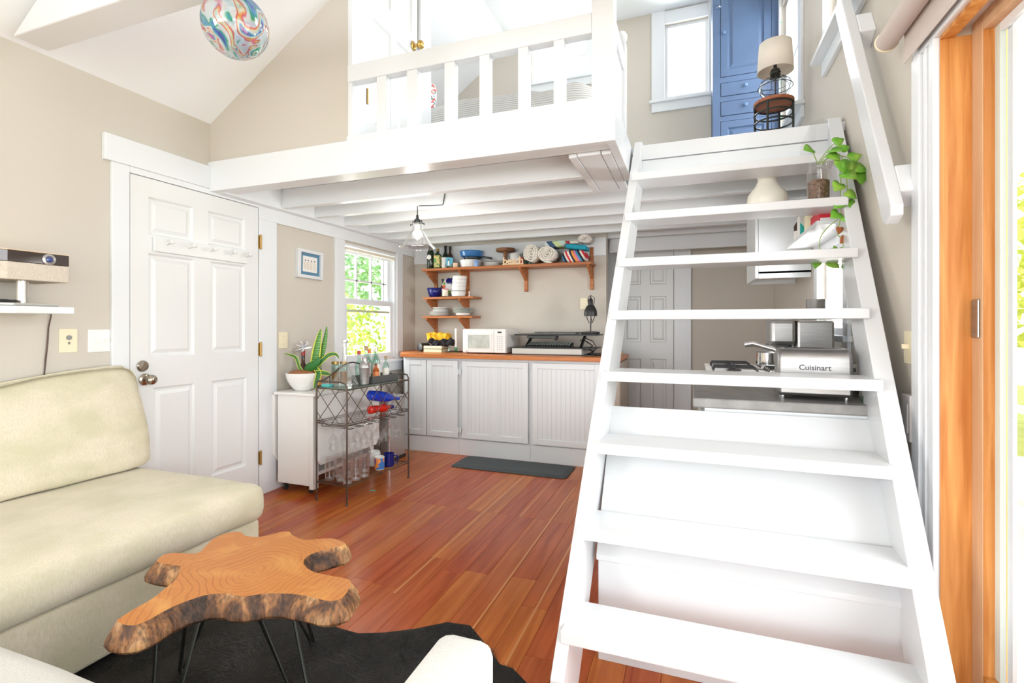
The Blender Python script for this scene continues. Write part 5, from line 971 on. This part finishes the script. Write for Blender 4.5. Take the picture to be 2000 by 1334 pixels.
MB().tube([(.476,2.80,1.10),(.478,2.79,1.06)],.005,8).build('steam_wand',CHROME,cf,True,smooth=True)
B('water_tank',.650,.705,2.78,2.99,.95,1.215,glassmat('tank_glass',(.80,.82,.85),.15),cf,.006); B('cup_tray',.40,.64,2.77,2.98,1.229,1.234,CHROME,cf,.002)
o=thing('steel_cup','steel cup standing on top of the espresso machine','cup',(.589,2.86,1.235)); MB().lathe([(.042,0),(.045,.004),(.045,.095),(.046,.097),(.041,.094),(.040,.008),(0,.006)],n=26).build('body',STEEL,o,smooth=True)
for x_,l in ((.42,'small steel tamper left of the steel cup on the espresso machine'),(.49,'domed steel lid between tamper and cup on the espresso machine')):
    o=thing('tamper',l,'tamper',(x_,2.85,1.2345)); MB().lathe([(.026,0),(.027,.006),(.016,.016),(.0,.019)],n=20).build('body',CHROME,o,smooth=True)
ts=thing('toaster','brushed steel two-slot toaster on the concrete counter','toaster',(.462,2.32,.906),-.06)
def arc_profile(w,h,r,n_=6):
    o=[(-w,0),(w,0)]; 
    for c_,a0 in (((w-r),0),(-(w-r),PI/2)):
        o+=[(c_+r*math.cos(a0+i*PI/2/n_),h-r+r*math.sin(a0+i*PI/2/n_)) for i in range(n_+1)]
    return o
MB().prism(arc_profile(.080,.190,.045),.262,'yz',-.131).fn(lambda x,y,z:(x*(1-.02*(z/.19)),y,z+.012)).build('body',STEEL,ts,smooth=True,bev=.014)
for sx in (-.11,.11):
    for sy in (-.055,.055): MB().lathe([(.010,0),(.010,.014)],sx,sy,0,12).build('foot',CHROME,ts,smooth=True)
for sy in (-.028,.028): B('slot',-.10,.10,sy-.011,sy+.011,.2005,.2035,BLACK,ts,.001,False)
MB().box(.130,.150,-.012,.012,.11,.125).box(.129,.132,-.006,.006,.05,.15).build('lever',BLACK,ts,bev=.002); MB().lathe([(.014,0),(.012,.012)],n=16).xf(Matrix.Translation((.130,-.03,.05))@RX).build('dial',BLACK,ts,smooth=True)
cu=text('lettering','Cuisinart',.030,.0016,mat('engraved_grey',(.10,.10,.10),.5),ts,Matrix.Translation((0,-.0795,.118))@Matrix.Rotation(PI/2,4,'X'),off=.0004)
o=thing('salt_shaker','small clear shaker with white lid beside the toaster','shaker',(.632,2.40,.9055)); MB().lathe([(.018,0),(.020,.004),(.018,.09)],n=16).build('glass_body',GLASS,o,smooth=True); MB().lathe([(.017,.003),(.016,.05)],n=14).build('contents',mat('pepper',(.08,.07,.06),.8),o,smooth=True); MB().lathe([(.020,.09),(.020,.13),(.017,.134)],n=16).build('lid',PLATEW,o,smooth=True)
o=thing('glass_dish','round clear glass dish right of the toaster','dish',(.645,2.23,.906)); MB().lathe([(.03,0),(.040,.008),(.044,.028)],n=26,capt=False).build('body',GREENG,o,smooth=True,solid=.002)
# wall cabinet, shelf
uc=thing('wall_cabinet','white wall cabinet hung on the right wall above the stove','cabinet',(.56,3.9,1.52))
MB().box(.42,.728,3.663,4.20,1.545,1.562).box(.42,.728,3.663,3.681,1.515,2.04).box(.42,.728,4.182,4.20,1.515,2.04).box(.42,.728,3.681,4.182,2.022,2.04).box(.71,.728,3.681,4.182,1.562,2.022).build('carcass',CABW,uc,True,bev=.002)
B('door',.400,.418,3.665,4.198,1.517,2.04,CABW,uc,.003); MB().tube([(.66,3.72,1.535),(.58,3.78,1.530),(.50,3.74,1.535)],.004,6).build('under_cable',CREAM,uc,True); B('under_light',.50,.58,3.80,4.1,1.535,1.545,PLATEW,uc,.002)
wsf=thing('spice_shelf','white wall shelf with jars on the right wall above the coffee machine','shelf',(.64,3.05,1.67))
B('board',.55,.728,2.66,3.42,1.672,1.692,WHITEG,wsf,.002); B('back_panel',.716,.728,2.66,3.42,1.60,1.672,WHITEG,wsf,.001)
bottle('bottle','black-topped bottle with round green emblem at the far end of the spice shelf',.60,3.33,1.692,.030,.16,BROWNG,.3,BLACK,LABELW)
o=thing('teal_box','teal and white packet standing on the spice shelf','packet',(.60,3.20,1.692),.2); MB().box(-.03,.03,-.02,.02,0,.13).build('packet',PLATEW,o,bev=.002); MB().prism([(-.03,.0),(.03,.0),(.03,.02),(-.03,.09)],.002,'xz',-.0225).build('teal_band',mat('teal_print',(.03,.50,.45),.5),o)
o=thing('spice_jar','cream ceramic jar on the spice shelf','jar',(.61,3.09,1.692)); MB().lathe([(.028,0),(.03,.005),(.03,.10),(.022,.12)],n=18).build('body',CREAM,o,smooth=True); MB().lathe([(.024,.12),(.024,.135)],n=16).build('lid',BLACK,o,smooth=True)
o=thing('red_box','flat red box at the near end of the spice shelf','box',(.64,2.80,1.692)); MB().box(-.07,.07,-.09,.09,0,.055).build('carton',mat('red_carton',(.62,.02,.04),.5),o,bev=.002); MB().box(-.065,.065,-.0915,-.0905,.008,.02).build('white_band',PLATEW,o)
cl=thing('ceiling_lamp','cream milk-glass ceiling lamp with flared collar under the loft','lamp',(.385,2.99,1.78)); MB().lathe([(.0,.005),(.05,.010),(.086,.04),(.101,.085),(.095,.130),(.060,.175),(.046,.205),(.048,.225),(.062,.248),(.075,.262)],n=36).build('glass_globe',CREAMC,cl,smooth=True); MB().lathe([(.078,.262),(.078,.270)],n=30).build('canopy',WHITE,cl,smooth=True)
for nm,lc,pw in (('pendant_bulb_light',(-1.84,3.08,1.84),5.5),):
    pl_=bpy.data.lights.new(nm,'POINT'); pl_.energy=pw; pl_.color=(1,.98,.95); pl_.shadow_soft_size=.05; po_=bpy.data.objects.new(nm,pl_); COL.objects.link(po_); po_.location=lc
# ================================================================== LOFT FURNITURE
bc2=thing('blue_cabinet','tall milk-paint blue cabinet with doors and two drawers in the loft','cabinet',(.45,5.0,ZL))
B('carcass',.18,.722,4.87,5.23,ZL,4.30,BLUECAB,bc2,.003)
B('face_frame',.18,.245,4.85,4.87,ZL,4.30,BLUECAB,bc2,.002); B('face_frame',.660,.722,4.85,4.87,ZL,4.30,BLUECAB,bc2,.002)
for a_,b_ in ((3.395,3.446),(3.225,3.270),(3.047,3.093),(4.235,4.30),(ZL,2.36)): B('face_rail',.245,.660,4.851,4.87,a_,b_,BLUECAB,bc2,.001)
PC=lambda u,w,z:(u,4.87-w,z)
door_panels(bc2,PC,.249,.656,3.450,4.232,.022,[(.305,.60,3.512,4.165)],BLUECAB,'door'); door_panels(bc2,PC,.249,.656,2.364,3.043,.022,[(.305,.60,2.43,2.985)],BLUECAB,'door')
def kn(x,z,par): MB().lathe([(.006,0),(.006,.012),(.015,.018),(.016,.026),(.010,.031)],n=16).xf(Matrix.Translation((x,4.848,z))@RY).build('knob',BLUEKN,par,True,smooth=True)
for a_,b_ in ((3.274,3.391),(3.097,3.221)):
    dr=B('drawer',.249,.656,4.846,4.87,a_,b_,BLUECAB,bc2,.003); kn(.452,(a_+b_)/2+.01,dr)
kn(.275,3.84,bc2); lt=MB().box(.205,.262,4.838,4.850,4.075,4.092).build('latch',BLUEKN,bc2,True,bev=.003); MB().ball((.238,4.835,4.085),.010).build('latch_pin',CHROME,lt,True,smooth=True)
B('hinge',.652,.664,4.845,4.850,4.10,4.2,BRASS,bc2,.001)
sl_=thing('stool','round wooden-topped stool with dark metal hoops on the loft landing','stool',(.522,3.75,ZL))
MB().lathe([(.112,.455),(.124,.457),(.124,.478),(.112,.482)],n=40).build('seat',STOOLW,sl_,smooth=True)
for z in (.448,.395,.335,.12): 
    hp=[(.118*math.cos(i*2*PI/28),.118*math.sin(i*2*PI/28),z) for i in range(28)]; MB().tube(hp,.006,6,closed=True).build('hoop',BLACKM,sl_,smooth=True)
for i in range(4): a=PI/4+i*PI/2+.35; MB().tube([(.12*math.cos(a),.12*math.sin(a),0),(.12*math.cos(a),.12*math.sin(a),.455)],.0075,8).build('leg',BLACKM,sl_,smooth=True)
tl=thing('table_lamp','glass-globe table lamp with linen drum shade standing on the stool','lamp',(.532,3.75,ZL+.482))
MB().lathe([(.05,0),(.052,.008),(.03,.012)],n=24).lathe([(.020,.150),(.036,.158),(.030,.185),(.034,.192),(.026,.215),(.012,.222),(.010,.255)],n=20).build('base_and_collar',BLACKM,tl,smooth=True)
MB().lathe([(.03,.010),(.078,.040),(.100,.085),(.090,.125),(.055,.150),(.035,.158)],n=36,capb=False,capt=False).build('glass_globe',glassmat('lamp_glass',(.93,.96,1),.14),tl,smooth=True)
mb=MB()
for i in range(3):
    a=i*PI/3+.4; mb.tube([(math.cos(a)*r,math.sin(a)*r,z) for r,z in ((.04,.01),(.083,.04),(.105,.085),(.094,.127),(.045,.16))],.0022,5).tube([(-math.cos(a)*r,-math.sin(a)*r,z) for r,z in ((.04,.01),(.083,.04),(.105,.085),(.094,.127),(.045,.16))],.0022,5)
mb.tube([(.106*math.cos(i*PI/14),.106*math.sin(i*PI/14),.095) for i in range(28)],.0028,6,closed=True).tube([(.094*math.cos(i*PI/14),.094*math.sin(i*PI/14),.120) for i in range(28)],.0022,6,closed=True).build('wire_cage',BLACKM,tl)
MB().lathe([(.110,.200),(.098,.390)],n=40,capb=False,capt=False).build('shade',SHADE,tl,smooth=True,solid=.003)
MB().tube([(0,0,.25),(0,0,.37)],.003,6).tube([(-.097,0,.37),(.097,0,.37)],.002,5).build('harp',BLACKM,tl)
bd_=thing('bed','low bed with grey ticking-striped duvet behind the loft railing','bed',(-1.5,4.0,ZL))
B('bed_base',-2.7,-.78,3.45,4.85,ZL,2.60,WHITE,bd_,.01); rbox(-2.72,-.67,3.40,4.9,2.55,2.945,.11,14,.02,.035,21).build('duvet',DUVET,bd_,True,smooth=True)
pw=thing('pillow','white pillow with small red and green floral print at the left of the bed','pillow',(-2.35,3.95,3.17)); rbox(-.22,.17,-.06,.06,-.20,.24,.055,12,0,.01,23).xf(Matrix.Rotation(-.12,4,'X')).build('cover',PILLOW,pw,smooth=True)
sl2=thing('string_lights','strand of tiny green lights hanging in the dark gap beside the blue cabinet','lights',(.735-.008,4.80,3.2))
mb=MB(); mb.tube([(.0,0,1.2),(.002,.01,.8),(-.002,-.01,.4),(.0,0,0),(.001,.01,-.4),(0,0,-.9)],.002,5)
mb.build('wire',mat('green_wire',(.02,.12,.06),.5),sl2)
for z in (1.1,.85,.62,.35,.1,-.2,-.5): MB().ball((-.003,.0,z),.005,.005,.008,8,5).build('bulb',mat('green_bulb',(.1,.6,.4),.2),sl2,smooth=True)
# ================================================================== ROLLER BLIND, POTHOS, GLASS PLATE
rb=thing('roller_blind','rolled pale fabric blind mounted above the sliding door','blind',(.66,1.0,2.22))
MB().lathe([(.034,0),(.034,2.16)],n=28).xf(Matrix.Translation((.66,2.13,2.222))@Matrix.Rotation(PI/2,4,'X')).build('roll',CLOTHR,rb,True,smooth=True)
MB().lathe([(.037,0),(.037,.006),(.030,.008)],n=28).xf(Matrix.Translation((.66,2.136,2.222))@Matrix.Rotation(PI/2,4,'X')).build('end_cap',CREAM,rb,True,smooth=True)
B('hanging_fabric',.693,.696,-.03,2.075,2.108,2.235,CLOTHR,rb,0); B('mounting_rail',.697,.728,-.03,2.07,2.22,2.27,CLOTHR,rb,.002)
gp=thing('glass_plate','clear faceted glass panel leaning at the top of the ladder','glass panel',(.60,2.86,2.02))
MB().prism([(-.09,.0),(-.075,.10),(-.03,.215),(.025,.228),(.07,.13),(.10,.02)],.004,'xz',0).xf(Matrix.Rotation(-.08,4,'X')).build('panel',glassmat('plate_glass',(1,1,1),.16),gp)
jr=thing('pothos_jar','trailing golden pothos in a soil-filled glass mason jar on the second tread from the top','plant',(.548,2.615,1.7712))
MB().lathe([(.040,0),(.046,.006),(.047,.13),(.038,.155),(.038,.160),(.041,.163),(.038,.168),(.041,.172),(.038,.185)],n=30,capt=False).build('glass_jar',glassmat('jar_glass',(1,1,1),.10),jr,smooth=True)
MB().lathe([(.038,.004),(.0435,.010),(.0445,.090),(.03,.096),(0,.095)],n=26).build('soil',SOIL,jr,smooth=True)
def hleaf(p,ax,nrm,s_,m=LEAF,nm='leaf'):
    a=Vector(ax).normalized(); nn=Vector(nrm); nn=(nn-a*nn.dot(a)).normalized(); t=a.cross(nn); p=Vector(p)
    out=[(0,.05),(-.10,.30),(.02,.52),(.25,.58),(.55,.45),(.82,.22),(1.05,0)]
    mb=MB(); mb.v=[tuple(p+a*u*s_-nn*.06*s_*(u*u)) for u,w in [(0,0),(.3,0),(.6,0),(1.05,0)]]
    L_=[tuple(p+a*u*s_+t*w*s_+nn*(.10*w-.06*u*u)*s_) for u,w in out]; R__=[tuple(p+a*u*s_-t*w*s_+nn*(.10*w-.06*u*u)*s_) for u,w in out]
    mb.v+=L_+R__
    for o_,fl_ in ((4,0),(11,1)):
        F=[(0,o_+0,o_+1,o_+2),(0,o_+2,o_+3,1),(1,o_+3,o_+4,2),(2,o_+4,o_+5,3)]
        mb.f+=[tuple(q[::-1]) if fl_ else q for q in F]
    return mb.build(nm,m,jr,smooth=True,solid=.0012)
def L3(r_,u_,t_): return rt3*r_+Vector((0,0,u_))-fw3*t_
vines=[[(.0,.17,.0),(.03,.21,.03),(.07,.18,.06),(.085,.05,.07),(.075,-.05,.075),(.07,-.13,.08),(.06,-.22,.08)],
 [(.01,.17,.01),(.04,.20,.04),(.06,.12,.06),(.055,.0,.07),(.05,-.10,.075),(.04,-.17,.075),(.085,-.19,.08)],
 [(.0,.17,.0),(.05,.20,.02),(.10,.19,.04),(.13,.15,.05),(.15,.10,.05)],
 [(-.01,.17,.01),(-.03,.20,.02),(-.045,.24,.02)],[(.0,.18,0),(.03,.23,.02),(.06,.26,.02)],
 [(.04,-.10,.075),(.0,-.13,.075),(-.035,-.18,.07),(-.035,-.25,.07),(.0,-.29,.06),(.05,-.30,.06),(.09,-.29,.05)],
 [(-.01,-.285,.065),(-.045,-.27,.065),(-.08,-.29,.065)]]
mb=MB()
for v_ in vines: mb.tube([tuple(L3(*p)) for p in curve(v_,4)],.0022,5)
mb.build('vines',STEM,jr,smooth=True)
for (r_,u_,t_,ar,au,at_,s_) in [(-.045,.235,.02,-.6,-.15,.3,.052),(.035,.225,.03,.3,-.2,.6,.060),(.06,.262,.02,.8,.35,.1,.045),(.07,.22,.05,.8,.35,.1,.040),(.015,.20,.05,.6,-.6,.5,.055),(.055,.165,.07,.1,-1,.3,.065),(.085,.16,.07,.2,-1,.2,.060),
   (.11,.18,.05,.9,.3,.2,.050),(.12,.14,.06,.9,-.4,.3,.060),(.145,.12,.06,.0,-1,.3,.065),(.06,.105,.08,.5,-.5,.6,.066),(.045,.06,.08,-.6,-.7,.3,.052),(.07,.02,.085,.6,-.6,.4,.050),(.05,-.02,.08,-.7,-.7,.2,.048),(.08,-.02,.085,.5,-.8,.2,.044),
   (.06,-.085,.085,.5,-.7,.4,.060),(.04,-.07,.08,-.8,-.5,.2,.048),(.075,-.10,.085,.6,-.5,.2,.055),(-.08,-.265,.065,-.9,.2,.2,.062),(-.05,-.275,.065,-.3,-1,.3,.045),(.0,-.285,.07,.7,-.5,.3,.052),(.03,-.255,.07,-.3,.5,.4,.048),(.055,-.25,.07,.7,.0,.4,.062),(.07,-.295,.06,.8,-.1,.4,.06)]:
    hleaf(L3(r_,u_,t_),rt3*ar+Vector((0,0,au))-fw3*at_,-fw3*1+Vector((0,0,.5)),s_)
hleaf(L3(.115,.10,.07),rt3*.2+Vector((0,0,-1)),-fw3,.022,DRYLEAF,'dry_leaf'); hleaf(L3(.045,-.135,.08),rt3*-.1+Vector((0,0,-1)),-fw3,.03,DRYLEAF,'dry_leaf'); hleaf(L3(.07,-.18,.08),rt3*-.5+Vector((0,0,-.6)),-fw3,.034,DRYLEAF,'dry_leaf')
for o in bpy.data.objects:
    if '_o' in o.keys(): del o['_o']
